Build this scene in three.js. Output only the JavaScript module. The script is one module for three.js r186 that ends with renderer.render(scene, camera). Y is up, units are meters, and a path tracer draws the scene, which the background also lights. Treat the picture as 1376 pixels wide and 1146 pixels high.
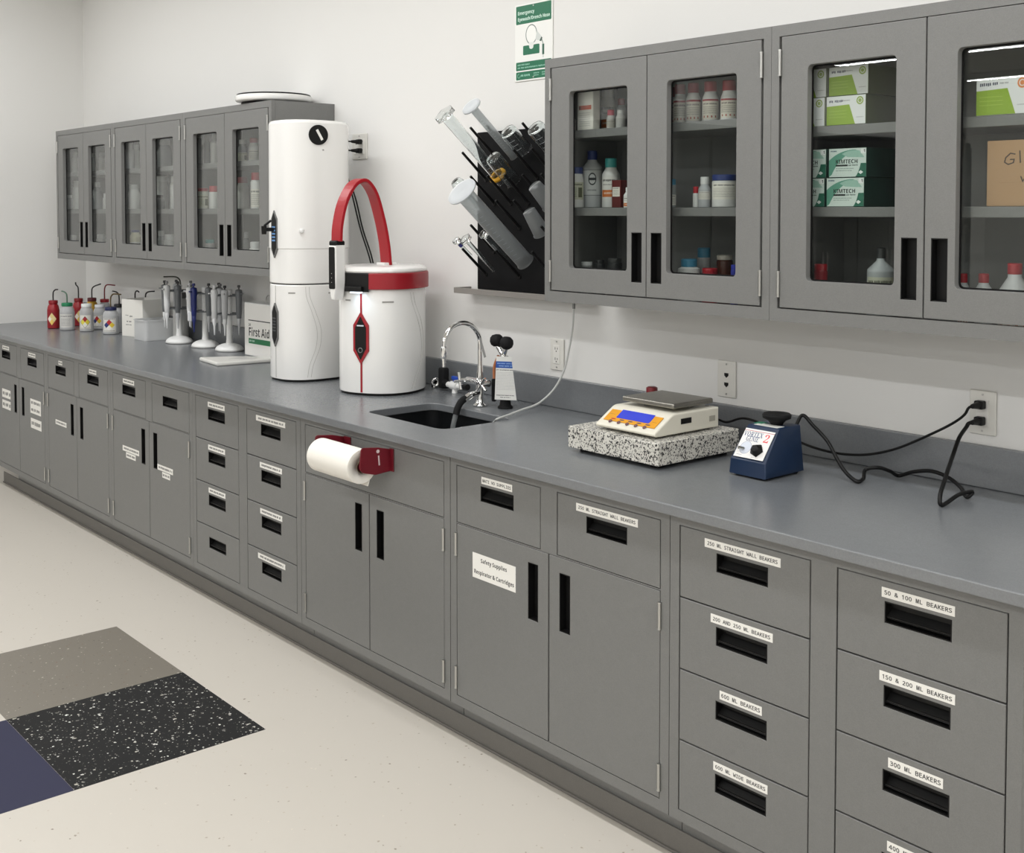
import * as THREE from 'three';
import { RoundedBoxGeometry } from 'three/addons/geometries/RoundedBoxGeometry.js';
import { mergeGeometries, mergeVertices, toCreasedNormals } from 'three/addons/utils/BufferGeometryUtils.js';
import { RectAreaLightUniformsLib } from 'three/addons/lights/RectAreaLightUniformsLib.js';

// ------------------------------------------------------------------ camera, exposure, lights
const FW = 1376, FH = 1146, FOCAL = 1574.9, CX = 688, CY = 345;
const YAW = 0.70536, PITCH = 0.03916, EYE = new THREE.Vector3(0, 1.632, 2.899);
const scene = new THREE.Scene();
scene.background = new THREE.Color(0x000000);
const renderer = new THREE.WebGLRenderer({ antialias: true });
renderer.toneMapping = THREE.LinearToneMapping;
renderer.toneMappingExposure = 1.0;
renderer.shadowMap.enabled = true;
const FWD = new THREE.Vector3(-Math.cos(YAW) * Math.cos(PITCH), -Math.sin(PITCH), -Math.sin(YAW) * Math.cos(PITCH));
const camera = new THREE.PerspectiveCamera(2 * Math.atan(FH / 2 / FOCAL) * 180 / Math.PI, FW / FH, 0.05, 60);
camera.position.copy(EYE);
camera.lookAt(EYE.clone().add(FWD));
camera.setViewOffset(FW, FH, 0, FH / 2 - CY, FW, FH);
camera.updateProjectionMatrix();

RectAreaLightUniformsLib.init();
const LAMP_Y = 3.2, LAMP_L = 2.4, LAMP_W = 0.12, LAMP_POWER = 26.6, LAMP_COLOR = new THREE.Color(0.975, 0.985, 1.0);
const LAMP_ROWS = [1.29, 3.76, 6.23, 8.70, 11.17], LAMP_X = [-6.25, -3.72, -1.19, 1.34];

// a photo pixel gives a direction; the distance comes from the plane that the thing touches
const RIGHT = new THREE.Vector3(Math.sin(YAW), 0, -Math.cos(YAW));
const UPV = new THREE.Vector3().crossVectors(RIGHT, FWD);
function ray(px, py) { return FWD.clone().addScaledVector(RIGHT, (px - CX) / FOCAL).addScaledVector(UPV, -(py - CY) / FOCAL); }
function onZ(px, py, z) { const d = ray(px, py); return EYE.clone().addScaledVector(d, (z - EYE.z) / d.z); }
function onY(px, py, y) { const d = ray(px, py); return EYE.clone().addScaledVector(d, (y - EYE.y) / d.y); }
function mpp(p) { return p.clone().sub(EYE).dot(FWD) / FOCAL; }      // metres per pixel at a point

// ------------------------------------------------------------------ helpers
let seed = 12345;
function rnd() { seed = (seed * 1664525 + 1013904223) >>> 0; return seed / 4294967296; }
const taken = {};
function numbered(n) { if (!(n in taken)) { taken[n] = 0; return n; } taken[n]++; return n + '_' + String(taken[n]).padStart(3, '0'); }
function V(x, y, z) { return new THREE.Vector3(x, y, z); }
function clean(g) {
  g = g.index ? g.toNonIndexed() : g;
  for (const k of Object.keys(g.attributes)) if (!['position', 'normal', 'uv'].includes(k)) g.deleteAttribute(k);
  if (!g.attributes.uv) g.setAttribute('uv', new THREE.BufferAttribute(new Float32Array(g.attributes.position.count * 2), 2));
  if (!g.attributes.normal) g.computeVertexNormals();
  return g;
}
function merge(list) { return list.length === 1 ? clean(list[0]) : mergeGeometries(list.map(clean)); }
function boxUV(g, k = 1) {           // uv in metres, by the way the face points
  g = clean(g);
  const p = g.attributes.position, n = g.attributes.normal, uv = g.attributes.uv;
  for (let i = 0; i < p.count; i += 3) {
    const nx = Math.abs(n.getX(i) + n.getX(i + 1) + n.getX(i + 2)), ny = Math.abs(n.getY(i) + n.getY(i + 1) + n.getY(i + 2)), nz = Math.abs(n.getZ(i) + n.getZ(i + 1) + n.getZ(i + 2));
    for (let j = i; j < i + 3; j++) {
      if (ny >= nx && ny >= nz) uv.setXY(j, p.getX(j) * k, -p.getZ(j) * k);
      else if (nx >= nz) uv.setXY(j, -p.getZ(j) * k, p.getY(j) * k);
      else uv.setXY(j, p.getX(j) * k, p.getY(j) * k);
    }
  }
  return g;
}
function box(w, h, d, x = 0, y = 0, z = 0) { return new THREE.BoxGeometry(w, h, d).translate(x, y, z); }
function rbox(w, h, d, r, x = 0, y = 0, z = 0, s = 2) { return new RoundedBoxGeometry(w, h, d, s, Math.min(r, w / 2.01, h / 2.01, d / 2.01)).translate(x, y, z); }
function cyl(r0, r1, h, x = 0, y = 0, z = 0, n = 20) { return new THREE.CylinderGeometry(r1, r0, h, n).translate(x, y + h / 2, z); }   // r0 at the foot
function lathe(pts, n = 28) { return new THREE.LatheGeometry(pts.map(([r, y]) => new THREE.Vector2(Math.max(r, 0.00001), y)), n); }
function tube(pts, r, n = 40, m = 8) { return new THREE.TubeGeometry(new THREE.CatmullRomCurve3(pts, false, 'centripetal'), n, r, m); }
function bar(a, b, r0, r1 = r0, m = 10) {
  const d = b.clone().sub(a), g = new THREE.CylinderGeometry(r1, r0, d.length(), m);
  g.applyQuaternion(new THREE.Quaternion().setFromUnitVectors(V(0, 1, 0), d.clone().normalize()));
  return g.translate((a.x + b.x) / 2, (a.y + b.y) / 2, (a.z + b.z) / 2);
}
function rrect(x0, y0, x1, y1, r, P = THREE.Shape) {
  const s = new P();
  s.moveTo(x0 + r, y0); s.lineTo(x1 - r, y0); s.quadraticCurveTo(x1, y0, x1, y0 + r);
  s.lineTo(x1, y1 - r); s.quadraticCurveTo(x1, y1, x1 - r, y1); s.lineTo(x0 + r, y1); s.quadraticCurveTo(x0, y1, x0, y1 - r);
  s.lineTo(x0, y0 + r); s.quadraticCurveTo(x0, y0, x0 + r, y0);
  return s;
}
function rect(x0, y0, x1, y1, P = THREE.Shape) { const s = new P(); s.moveTo(x0, y0); s.lineTo(x1, y0); s.lineTo(x1, y1); s.lineTo(x0, y1); s.closePath(); return s; }
function poly(pts, P = THREE.Shape) { const s = new P(); pts.forEach(([x, y], i) => i ? s.lineTo(x, y) : s.moveTo(x, y)); s.closePath(); return s; }
function extrude(shape, depth, bevel = 0, seg = 1, curve = 6) {
  return new THREE.ExtrudeGeometry(shape, bevel ? { depth: depth - 2 * bevel, bevelEnabled: true, bevelSize: bevel, bevelThickness: bevel, bevelOffset: -bevel, bevelSegments: seg, curveSegments: curve } : { depth, bevelEnabled: false, curveSegments: curve }).translate(0, 0, bevel);
}
function obj(name, geometry, material, parent) {
  const m = new THREE.Mesh(Array.isArray(geometry) ? merge(geometry) : geometry, material);
  m.name = parent ? name : numbered(name);
  (parent || scene).add(m);
  return m;
}
function tag(o, label, category, group) { o.userData.label = label; o.userData.category = category; if (group) o.userData.group = group; return o; }
function thing(name, label, category, [x, y, z] = [0, 0, 0], turn = 0, group) {
  const o = new THREE.Group(); o.name = numbered(name); scene.add(o);
  o.position.set(x, y, z); o.rotation.y = turn;
  return tag(o, label, category, group);
}
function struct(name, geometry, material) { const m = obj(name, geometry, material); m.userData.kind = 'structure'; return m; }
function at(o, x, y, z) { o.position.set(x, y, z); return o; }

// ------------------------------------------------------------------ textures (what surfaces are made of, and print)
function canvas(w, h, draw) {
  const c = document.createElement('canvas'); c.width = w; c.height = h;
  draw(c.getContext('2d'), w, h);
  const t = new THREE.CanvasTexture(c); t.colorSpace = THREE.SRGBColorSpace; t.anisotropy = 8;
  return t;
}
function wrap(t) { t.wrapS = t.wrapT = THREE.RepeatWrapping; return t; }
function noiseTex(size, amp, coarse, base = 128) {      // fine grain plus coarse patches, tileable
  const d = new Uint8Array(size * size * 4), n = 32, grid = Array.from({ length: n * n }, () => rnd() - 0.5);
  for (let y = 0; y < size; y++) for (let x = 0; x < size; x++) {
    const gx = x / size * n, gy = y / size * n, x0 = Math.floor(gx), y0 = Math.floor(gy), fx = gx - x0, fy = gy - y0;
    const g = (a, b) => grid[((b + n) % n) * n + ((a + n) % n)];
    const c = (g(x0, y0) * (1 - fx) + g(x0 + 1, y0) * fx) * (1 - fy) + (g(x0, y0 + 1) * (1 - fx) + g(x0 + 1, y0 + 1) * fx) * fy;
    const v = Math.max(0, Math.min(255, base + (rnd() - 0.5) * amp + c * coarse)), k = (y * size + x) * 4;
    d[k] = d[k + 1] = d[k + 2] = v; d[k + 3] = 255;
  }
  const t = new THREE.DataTexture(d, size, size); t.magFilter = THREE.LinearFilter; t.minFilter = THREE.LinearFilter; t.needsUpdate = true;
  return wrap(t);
}
const grain = noiseTex(256, 90, 60), grainTone = noiseTex(256, 16, 4, 246); grainTone.colorSpace = THREE.SRGBColorSpace;
function speckles(base, dots, size = 1024) {
  return wrap(canvas(size, size, (c, w, h) => {
    c.fillStyle = base; c.fillRect(0, 0, w, h);
    for (const [n, r0, r1, cols] of dots) for (let i = 0; i < n; i++) {
      c.fillStyle = cols[Math.floor(rnd() * cols.length)];
      const x = rnd() * w, y = rnd() * h, r = r0 + (r1 - r0) * rnd() * rnd(), k = 3 + Math.floor(rnd() * 3), a0 = rnd() * 6;
      for (const [ox, oy] of [[0, 0], [w, 0], [-w, 0], [0, h], [0, -h]]) {
        if (x + ox < -20 || x + ox > w + 20 || y + oy < -20 || y + oy > h + 20) continue;
        c.beginPath();
        for (let j = 0; j < k; j++) { const a = a0 + j / k * 6.283, q = r * (0.6 + 0.7 * ((j * 7 + i) % 5) / 5); c.lineTo(x + ox + Math.cos(a) * q, y + oy + Math.sin(a) * q); }
        c.closePath(); c.fill();
      }
    }
  }));
}
function words(c, x, y, w, h, color = '#333', gap = 0.35) {        // print too small to read: word-long marks
  c.fillStyle = color; let q = x;
  while (q < x + w) { const l = Math.min(h * (1.2 + 3 * rnd()), x + w - q); for (let k = q; k < q + l; k += h * 0.62) c.fillRect(k, y + h * 0.12 * rnd(), h * 0.42, h * (0.75 + 0.2 * rnd())); q += l + h * gap * 2; }
}
const std = (color, roughness = 0.5, extra = {}) => new THREE.MeshStandardMaterial({ color, roughness, ...extra });
const phys = (o) => new THREE.MeshPhysicalMaterial(o);
const print = (tex, roughness = 0.55) => new THREE.MeshStandardMaterial({ map: tex, roughness });
const M = {
  wall: std(0xe4e3e0, 0.75, { bumpMap: grain, bumpScale: 0.0004 }),
  ceiling: std(0xe6e5e0, 0.9),
  paint: std(0x7c7c7a, 0.42, { map: grainTone, bumpMap: grain, bumpScale: 0.00012 }),
  vinyl: std(0x6e6b66, 0.6, { map: grainTone }),
  epoxy: phys({ color: 0x777a7d, roughness: 0.27, ior: 1.85, map: grainTone, bumpMap: grain, bumpScale: 0.00002 }),
  blackEpoxy: std(0x101214, 0.4),
  black: phys({ color: 0x121212, roughness: 0.45, specularIntensity: 0.5 }), blackMatt: phys({ color: 0x151516, roughness: 0.8, specularIntensity: 0.3 }), rubber: phys({ color: 0x1b1b1c, roughness: 0.7, specularIntensity: 0.4 }),
  steel: std(0xbfbfbc, 0.28, { metalness: 1 }), chrome: std(0xe4e4e4, 0.07, { metalness: 1 }),
  white: std(0xeeeeec, 0.3), whiteMatt: std(0xe8e7e2, 0.65), shell: phys({ color: 0xf0efec, roughness: 0.25, clearcoat: 0.4, clearcoatRoughness: 0.1 }),
  red: std(0x9b1422, 0.35), maroon: std(0x6b0f1f, 0.4), paper: std(0xf1eee6, 0.9),
  solidGlass: phys({ color: 0xf4f8f8, roughness: 0.02, transmission: 1, thickness: 0.004, ior: 1.47 }),
  glass: phys({ color: 0xffffff, roughness: 0.0, transmission: 1, thickness: 0, ior: 1.5 }),
  tinted: phys({ color: 0xf6f8f7, roughness: 0.0, transmission: 1, thickness: 0, ior: 1.52 }),
  frosted: phys({ color: 0xe9ecee, roughness: 0.75, transmission: 0.55, thickness: 0 }),
  cloudy: phys({ color: 0xd6dadb, roughness: 0.38, transmission: 0.85, thickness: 0 }),
  card: std(0xb3906a, 0.85, { bumpMap: grain, bumpScale: 0.0003 }),
};
const colorCache = {};
const C = (hex, r = 0.45) => colorCache[hex + '_' + r] ||= std(hex, r);

// ------------------------------------------------------------------ the room
const XL = -7.79, XR = 3.0, ZF = 12.6, HC = 3.28, T = 0.12;
const floorTex = speckles('#cdc7bd', [[190, 2, 4.5, ['#9a8f80', '#a99e8f', '#857a6c', '#b5aa9a']], [240, 1.5, 4, ['#d8d1c4', '#beb5a5']]]);
const floor = struct('floor', boxUV(box(XR - XL + 2 * T, 0.1, ZF + 2 * T, (XL + XR) / 2, -0.05, ZF / 2), 1 / 1.3), std(0xffffff, 0.42, { map: floorTex }));
struct('ceiling', box(XR - XL + 2 * T, 0.1, ZF + 2 * T, (XL + XR) / 2, HC + 0.05, ZF / 2), M.ceiling);
struct('wall_back', boxUV(box(XR - XL + 2 * T, HC, T, (XL + XR) / 2, HC / 2, -T / 2), 3), M.wall);
struct('wall_left', boxUV(box(T, HC, ZF, XL - T / 2, HC / 2, ZF / 2), 3), M.wall);
struct('wall_right', boxUV(box(T, HC, ZF, XR + T / 2, HC / 2, ZF / 2), 3), M.wall);
struct('wall_front', boxUV(box(XR - XL + 2 * T, HC, T, (XL + XR) / 2, HC / 2, ZF + T / 2), 3), M.wall);
{ // three coloured 60 cm rubber tiles set in the cream floor
  const tile = (x, z, tex, label, r) => { const t = obj('floor_tile', boxUV(box(0.6, 0.004, 0.6), 1 / 0.6), std(0xffffff, r, { map: tex }), floor); at(t, x + 0.3, -0.0012, z + 0.3); t.userData.label = label; };
  tile(-4.468, 1.136, speckles('#7c766c', [[420, 3, 10, ['#6b655c', '#a79f93', '#544f48', '#c2baae', '#7a5f50']], [500, 2, 4, ['#756f66', '#968f84']]]), 'taupe flecked rubber floor tile', 0.4);
  tile(-3.868, 1.136, speckles('#0e0e0e', [[900, 3, 13, ['#9a9892', '#dedcd6', '#6b6965', '#b9b4aa', '#e6e4de']], [900, 2, 5, ['#7f7d78', '#55534f']]]), 'black rubber floor tile with white flecks', 0.85);
  tile(-3.868, 1.737, speckles('#2b2c45', [[300, 1, 2, ['#32334d', '#26273d']]]), 'navy blue rubber floor tile', 0.8);
}
const lampMat = new THREE.MeshStandardMaterial({ color: 0xffffff, emissive: LAMP_COLOR, emissiveIntensity: 2 });
LAMP_ROWS.forEach((z, i) => LAMP_X.forEach((x) => {
  const t = thing('ceiling_light', 'long white linear ceiling light mirrored in the cabinet glass', 'ceiling light', [x, LAMP_Y, z], 0, 'linear ceiling lights in rows');
  obj('housing', rbox(LAMP_L + 0.02, 0.07, LAMP_W + 0.02, 0.006, 0, 0.045, 0), M.white, t);
  obj('diffuser', box(LAMP_L, 0.006, LAMP_W, 0, 0.009, 0), lampMat, t);
  const l = new THREE.RectAreaLight(LAMP_COLOR, LAMP_POWER, LAMP_L, LAMP_W);
  l.name = 'lamp_light'; l.rotation.x = -Math.PI / 2; l.position.y = 0.004; t.add(l);
}));

// the dark furniture along the end wall that the cabinet glass mirrors
const darkPaint = std(0x2b2d2e, 0.6), benchTop = std(0x3a3c3f, 0.45);
for (let i = 0; i < 5; i++) {
  const t = thing('storage_cabinet', 'tall dark storage cabinet along the end wall, mirrored in the glass doors', 'cabinet', [XL + 0.27, 0, 5.75 + i * 1.22], Math.PI / 2, 'tall dark storage cabinets');
  obj('body', rbox(1.2, 2.45, 0.5, 0.004, 0, 1.2255, 0), darkPaint, t);
  for (const s of [-1, 1]) { const d = obj('door', rbox(0.585, 2.33, 0.02, 0.003, s * 0.297, 1.23, 0.262), darkPaint, t); obj('handle', rbox(0.02, 0.2, 0.02, 0.004, s * 0.04, 1.1, 0.282), M.steel, d); }
}
{
  const t = thing('side_bench', 'dark side bench along the end wall carrying a monitor', 'bench', [XL + 0.42, 0, 4.0], Math.PI / 2);
  obj('bench_top', rbox(2.2, 0.04, 0.8, 0.004, 0, 0.89, 0), benchTop, t); obj('cupboard', rbox(2.16, 0.87, 0.7, 0.004, 0, 0.4355, -0.04), darkPaint, t);
  obj('back_shelf', rbox(2.2, 1.3, 0.25, 0.004, 0, 1.75, -0.27), darkPaint, t);
  const m = thing('monitor', 'black computer monitor on the dark side bench', 'monitor', [XL + 0.62, 0.911, 4.2], 1.2);
  obj('screen', rbox(0.56, 0.35, 0.03, 0.008, 0, 0.34, 0), M.black, m); obj('stand', [rbox(0.22, 0.014, 0.18, 0.004, 0, 0.008, 0), rbox(0.05, 0.2, 0.03, 0.006, 0, 0.11, -0.02)], M.black, m);
}

// ------------------------------------------------------------------ base cabinets
const FACE = 0.735, BW = 0.895, SEAM = [-7.31, -6.415, -5.52, -4.625, -3.73, -2.833, -1.936, -1.041];
const GAP = 0.0035;
function labelTex(text, w, h, font = 'monospace', size = 0.62, color = '#222') {
  return canvas(Math.max(64, Math.round(w * 1400)), Math.max(32, Math.round(h * 1400)), (c, W, H) => {
    c.fillStyle = '#efede7'; c.fillRect(0, 0, W, H); c.fillStyle = color;
    const lines = text === null ? [] : text.split('|');
    if (text && text[0] === '~') { const n = +text.slice(1) || 1; for (let i = 0; i < n; i++) words(c, W * 0.08, H * (0.3 / n + i / n), W * 0.84, H * 0.4 / n, '#444'); return; }
    lines.forEach((s, i) => {
      let fs = H / lines.length * size; c.font = 'bold ' + fs + 'px ' + font; c.textAlign = 'center'; c.textBaseline = 'middle';
      const m = c.measureText(s).width; if (m > W * 0.93) { fs *= W * 0.93 / m; c.font = 'bold ' + fs + 'px ' + font; }
      c.fillText(s, W / 2, H * (i + 0.5) / lines.length);
    });
  });
}
const stickers = {};
function sticker(parent, text, w, h, x, y, z, font, size) {
  const key = [text, w, h].join(); stickers[key] ||= print(labelTex(text, w, h, font, size), 0.5);
  const m = obj('label_sticker', box(w, h, 0.0006), stickers[key], parent); at(m, x, y, z + 0.0004); return m;
}
const pullGeo = {};
function recessedPull(w, h, horizontal) {      // black plastic finger pull: open box with a slanted lip
  const k = w + '_' + h; if (pullGeo[k]) return pullGeo[k];
  const d = 0.024, t = 0.0022;
  const parts = [box(w, h, t, 0, 0, -d), box(w, t, d, 0, h / 2 - t / 2, -d / 2), box(w, t, d, 0, -h / 2 + t / 2, -d / 2), box(t, h, d, -w / 2 + t / 2, 0, -d / 2), box(t, h, d, w / 2 - t / 2, 0, -d / 2)];
  if (horizontal) parts.push(box(w * 0.97, t, 0.026).rotateX(0.75).translate(0, -h * 0.12, -d * 0.6), box(w * 0.97, 0.003, 0.003, 0, -h / 2 + 0.012, -0.006));
  return pullGeo[k] = merge(parts);
}
const slabGeo = {};
function slab(w, h, hole, d = 0.019) {        // a front panel with a hole for its pull
  const k = [w, h, d, ...(hole || [])].map((v) => v.toFixed(4)).join();
  if (slabGeo[k]) return slabGeo[k];
  const s = rect(-w / 2, -h / 2, w / 2, h / 2);
  if (hole) s.holes.push(rect(hole[0] - hole[2] / 2, hole[1] - hole[3] / 2, hole[0] + hole[2] / 2, hole[1] + hole[3] / 2, THREE.Path));
  return slabGeo[k] = boxUV(extrude(s, d, 0.0012, 1, 3).translate(0, 0, -d), 3);
}
const hingeGeo = merge([cyl(0.0045, 0.0045, 0.062, 0, -0.031, 0, 10), cyl(0.0052, 0.0052, 0.004, 0, 0.031, 0, 10), cyl(0.0052, 0.0052, 0.004, 0, -0.035, 0, 10)]);
const PULLW = 0.15, PULLH = 0.045, DPW = 0.042, DPH = 0.162;
function drawer(t, x0, x1, y0, y1, text, tw) {
  const w = x1 - x0 - 2 * GAP, h = y1 - y0 - GAP, cx = (x0 + x1) / 2, cy = (y0 + y1) / 2, hy = h / 2 - 0.043 - PULLH / 2;
  const d = obj('drawer', slab(w, h, [0, hy, PULLW, PULLH]), M.paint, t); at(d, cx, cy, FACE + 0.0005);
  at(obj('handle', recessedPull(PULLW, PULLH, true), M.black, d), 0, hy, -0.0005);
  if (text !== undefined) sticker(d, text, tw, 0.021, (text.length > 12 ? 0.0 : 0.0), h / 2 - 0.024, 0);
}
function cabinetDoor(t, x0, x1, y0, y1, side, labels = []) {       // side +1: the pull is at its right edge
  const w = x1 - x0 - 2 * GAP * (0.75), h = y1 - y0 - GAP, cx = (x0 + x1) / 2, cy = (y0 + y1) / 2;
  const hx = side * (w / 2 - 0.042 - DPW / 2), hy = h / 2 - 0.042 - DPH / 2;
  const d = obj('door', slab(w, h, [hx, hy, DPW, DPH]), M.paint, t); at(d, cx, cy, FACE + 0.0005);
  at(obj('handle', recessedPull(DPW, DPH, false), M.black, d), hx, hy, -0.0005);
  for (const y of [h / 2 - 0.062, -h / 2 + 0.055]) at(obj('hinge', hingeGeo, M.steel, d), -side * (w / 2 + 0.002), y, 0.003);
  for (const [text, lw, lh, lx, ly, font, size] of labels) sticker(d, text, lw, lh, lx, ly, 0, font, size);
}
const YT = 0.861, YD = [0.861, 0.683, 0.504, 0.326, 0.148];
function baseCabinet(k, kind, label, cfg) {
  const w = BW - 0.0012, t = thing('base_cabinet', label, 'cabinet', [(SEAM[k] + SEAM[k + 1]) / 2, 0, 0], 0, 'grey base cabinets under the worktop');
  const a = -BW / 2 + 0.030, b = BW / 2 - 0.030, m = 0.033;
  const f = rect(-w / 2, 0.12, w / 2, 0.885);
  if (kind === 'drawers') { f.holes.push(rect(a, YD[4], -m, YT, THREE.Path)); f.holes.push(rect(m, YD[4], b, YT, THREE.Path)); }
  else if (kind === 'doors') { f.holes.push(rect(a, 0.685, -m, YT, THREE.Path), rect(m, 0.685, b, YT, THREE.Path), rect(a, 0.15, b, 0.682, THREE.Path)); }
  else f.holes.push(rect(a, 0.685, b, YT, THREE.Path), rect(a, 0.15, b, 0.682, THREE.Path));
  const parts = [extrude(f, 0.02).translate(0, 0, FACE - 0.02), box(0.018, 0.765, FACE - 0.045, -w / 2 + 0.009, 0.5025, (FACE - 0.02) / 2 + 0.01), box(0.018, 0.765, FACE - 0.045, w / 2 - 0.009, 0.5025, (FACE - 0.02) / 2 + 0.01), box(w - 0.036, 0.018, FACE - 0.045, 0, 0.13, (FACE - 0.02) / 2 + 0.01), box(w - 0.036, 0.74, 0.01, 0, 0.5, 0.03)];
  obj('carcass', boxUV(merge(parts), 3), M.paint, t);
  const kx0 = k === 0 ? -BW / 2 + 0.252 : -w / 2;
  obj('toe_kick', boxUV(box(w / 2 - kx0, 0.12, 0.012, (w / 2 + kx0) / 2, 0.06, 0.678), 3), M.paint, t);
  if (k === 0) obj('toe_kick_return', box(0.012, 0.118, 0.6, kx0 + 0.006, 0.0595, 0.37), M.paint, t);
  if (kind === 'drawers') {
    for (let i = 0; i < 4; i++) { drawer(t, a, -m, YD[i + 1], YD[i], ...(cfg.left[i] || [])); drawer(t, m, b, YD[i + 1], YD[i], ...(cfg.right[i] || [])); }
  } else {
    if (kind === 'doors') { drawer(t, a, -m, 0.685, YT, ...(cfg.left || [])); drawer(t, m, b, 0.685, YT, ...(cfg.right || [])); }
    else { const p = obj('front_panel', slab(b - a - 2 * GAP, 0.176 - GAP, null), M.paint, t); at(p, 0, 0.773, FACE + 0.0005); }
    cabinetDoor(t, a, 0, 0.15, 0.682, 1, cfg.doorLeft); cabinetDoor(t, 0, b, 0.15, 0.682, -1, cfg.doorRight);
  }
  return t;
}
baseCabinet(0, 'doors', 'base cabinet with two white labels on each door, beside the end wall', { left: ['~1', 0.12], right: ['~1', 0.115], doorLeft: [['~1', 0.15, 0.05, -0.02, 0.15], ['~1', 0.15, 0.05, -0.02, 0.085]], doorRight: [['~2', 0.17, 0.08, 0.065, 0.135], ['~1', 0.17, 0.055, 0.07, 0.04]] });
baseCabinet(1, 'doors', 'base cabinet with one small label on its left door only', { left: ['~1', 0.055], right: ['~1', 0.095], doorLeft: [['~1', 0.16, 0.025, -0.02, 0.1]] });
baseCabinet(2, 'doors', 'base cabinet with two-strip labels on both doors, one unlabelled drawer', { left: ['~1', 0.13], doorLeft: [['~1', 0.19, 0.025, 0.0, 0.1], ['~1', 0.11, 0.025, 0.0, 0.072]], doorRight: [['~1', 0.16, 0.025, -0.04, 0.075], ['~1', 0.08, 0.025, -0.03, 0.047]] });
baseCabinet(3, 'drawers', 'eight-drawer base cabinet below the tall white dispenser, lowest left drawer unlabelled', { left: [['~1', 0.15], ['~1', 0.15], ['~1', 0.15]], right: [['~1', 0.225], ['~1', 0.17], ['~1', 0.17], ['~1', 0.21]] });
const sinkCabinet = baseCabinet(4, 'sink', 'sink base cabinet carrying the paper towel holder', {});
baseCabinet(5, 'doors', 'base cabinet labelled Safety Supplies on its left door', { left: ['MATI VO SUPPLIES', 0.14], right: ['250 ML STRAIGHT WALL BEAKERS', 0.228], doorLeft: [['Safety Supplies|Respirator & Cartridges', 0.198, 0.075, -0.03, 0.158, 'sans-serif', 0.44]] });
baseCabinet(6, 'drawers', 'eight-drawer base cabinet with beaker labels, right of the safety supplies cabinet', { left: [['250 ML STRAIGHT WALL BEAKERS', 0.222], ['200 AND 250 ML BEAKERS', 0.182], ['600 ML BEAKERS', 0.124], ['600 ML WIDE BEAKERS', 0.16]], right: [['50 & 100 ML BEAKERS', 0.164], ['150 & 200 ML BEAKERS', 0.17], ['300 ML BEAKERS', 0.124], ['400 ML BEAKERS', 0.124]] });
struct('baseboard_back', boxUV(merge([rbox(SEAM[7] - SEAM[0], 0.066, 0.006, 0.002, (SEAM[7] + SEAM[0]) / 2, 0.033, 0.689), rbox(SEAM[7] - SEAM[0], 0.008, 0.012, 0.003, (SEAM[7] + SEAM[0]) / 2, 0.005, 0.692)]), 3), M.vinyl);

// ------------------------------------------------------------------ worktop, backsplash, sink
const TOP = 0.914, SX0 = -3.52, SX1 = -3.06, SZ0 = 0.288, SZ1 = 0.592;
{
  const s = rect(XL + 0.001, -0.762, -1.0, -0.004);
  s.holes.push(rrect(SX0, -SZ1, SX1, -SZ0, 0.045, THREE.Path));
  tag(obj('worktop', boxUV(extrude(s, 0.0275, 0.003, 2, 8).rotateX(-Math.PI / 2).translate(0, TOP - 0.0275, 0), 2), M.epoxy), 'long grey epoxy worktop with a sink cut-out', 'worktop');
  tag(obj('backsplash', boxUV(rbox(-1.0 - XL - 0.002, 0.11, 0.019, 0.003, (XL - 1.0) / 2, TOP + 0.0555, 0.0105), 2), M.epoxy), 'low grey backsplash along the wall behind the worktop', 'backsplash');
  const d = 0.24, w = SX1 - SX0 + 0.02, q = SZ1 - SZ0 + 0.02, cx = (SX0 + SX1) / 2, cz = (SZ0 + SZ1) / 2, y = TOP - 0.0285;
  const sk = thing('sink', 'black rectangular undermounted sink basin', 'sink', [cx, y - d, cz]);
  const outer = rrect(-w / 2 - 0.012, -q / 2 - 0.012, w / 2 + 0.012, q / 2 + 0.012, 0.05), inner = rrect(-w / 2, -q / 2, w / 2, q / 2, 0.05, THREE.Path);
  outer.holes.push(inner);
  obj('basin', [extrude(outer, d, 0, 1, 8).rotateX(-Math.PI / 2), extrude(rrect(-w / 2 - 0.012, -q / 2 - 0.012, w / 2 + 0.012, q / 2 + 0.012, 0.05), 0.012, 0, 1, 8).rotateX(-Math.PI / 2)], M.blackEpoxy, sk);
  obj('drain', lathe([[0, 0.0135], [0.02, 0.0135], [0.022, 0.016], [0.042, 0.0165], [0.045, 0.012]]), M.steel, sk);
}

// ------------------------------------------------------------------ wall cabinets
const WB = 1.337, WT = 2.124, WD = 0.3275, WW = 0.905, SHELF = 1.642;
const FLOOR_IN = WB + 0.018;
const wallDoorGeo = (() => {
  const w = 0.4175, h = 0.718, s = rect(-w / 2, -h / 2, w / 2, h / 2);
  return (side) => {
    const q = s.clone(); q.holes = [];
    const xi = side > 0 ? [-w / 2 + 0.083, w / 2 - 0.078] : [-w / 2 + 0.078, w / 2 - 0.083];
    q.holes.push(rrect(xi[0], -h / 2 + 0.074, xi[1], h / 2 - 0.081, 0.014, THREE.Path));
    const hx = side * (w / 2 - 0.038);
    q.holes.push(rect(hx - 0.021, -h / 2 + 0.042, hx + 0.021, -h / 2 + 0.192, THREE.Path));
    return { geo: boxUV(extrude(q, 0.02, 0.0013, 2, 4).translate(0, 0, -0.02), 3), xi, hx, w, h };
  };
})();
const WDOOR = { 1: wallDoorGeo(1), '-1': wallDoorGeo(-1) };
const paneGeo = {}, gasketGeo = {};
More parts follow.
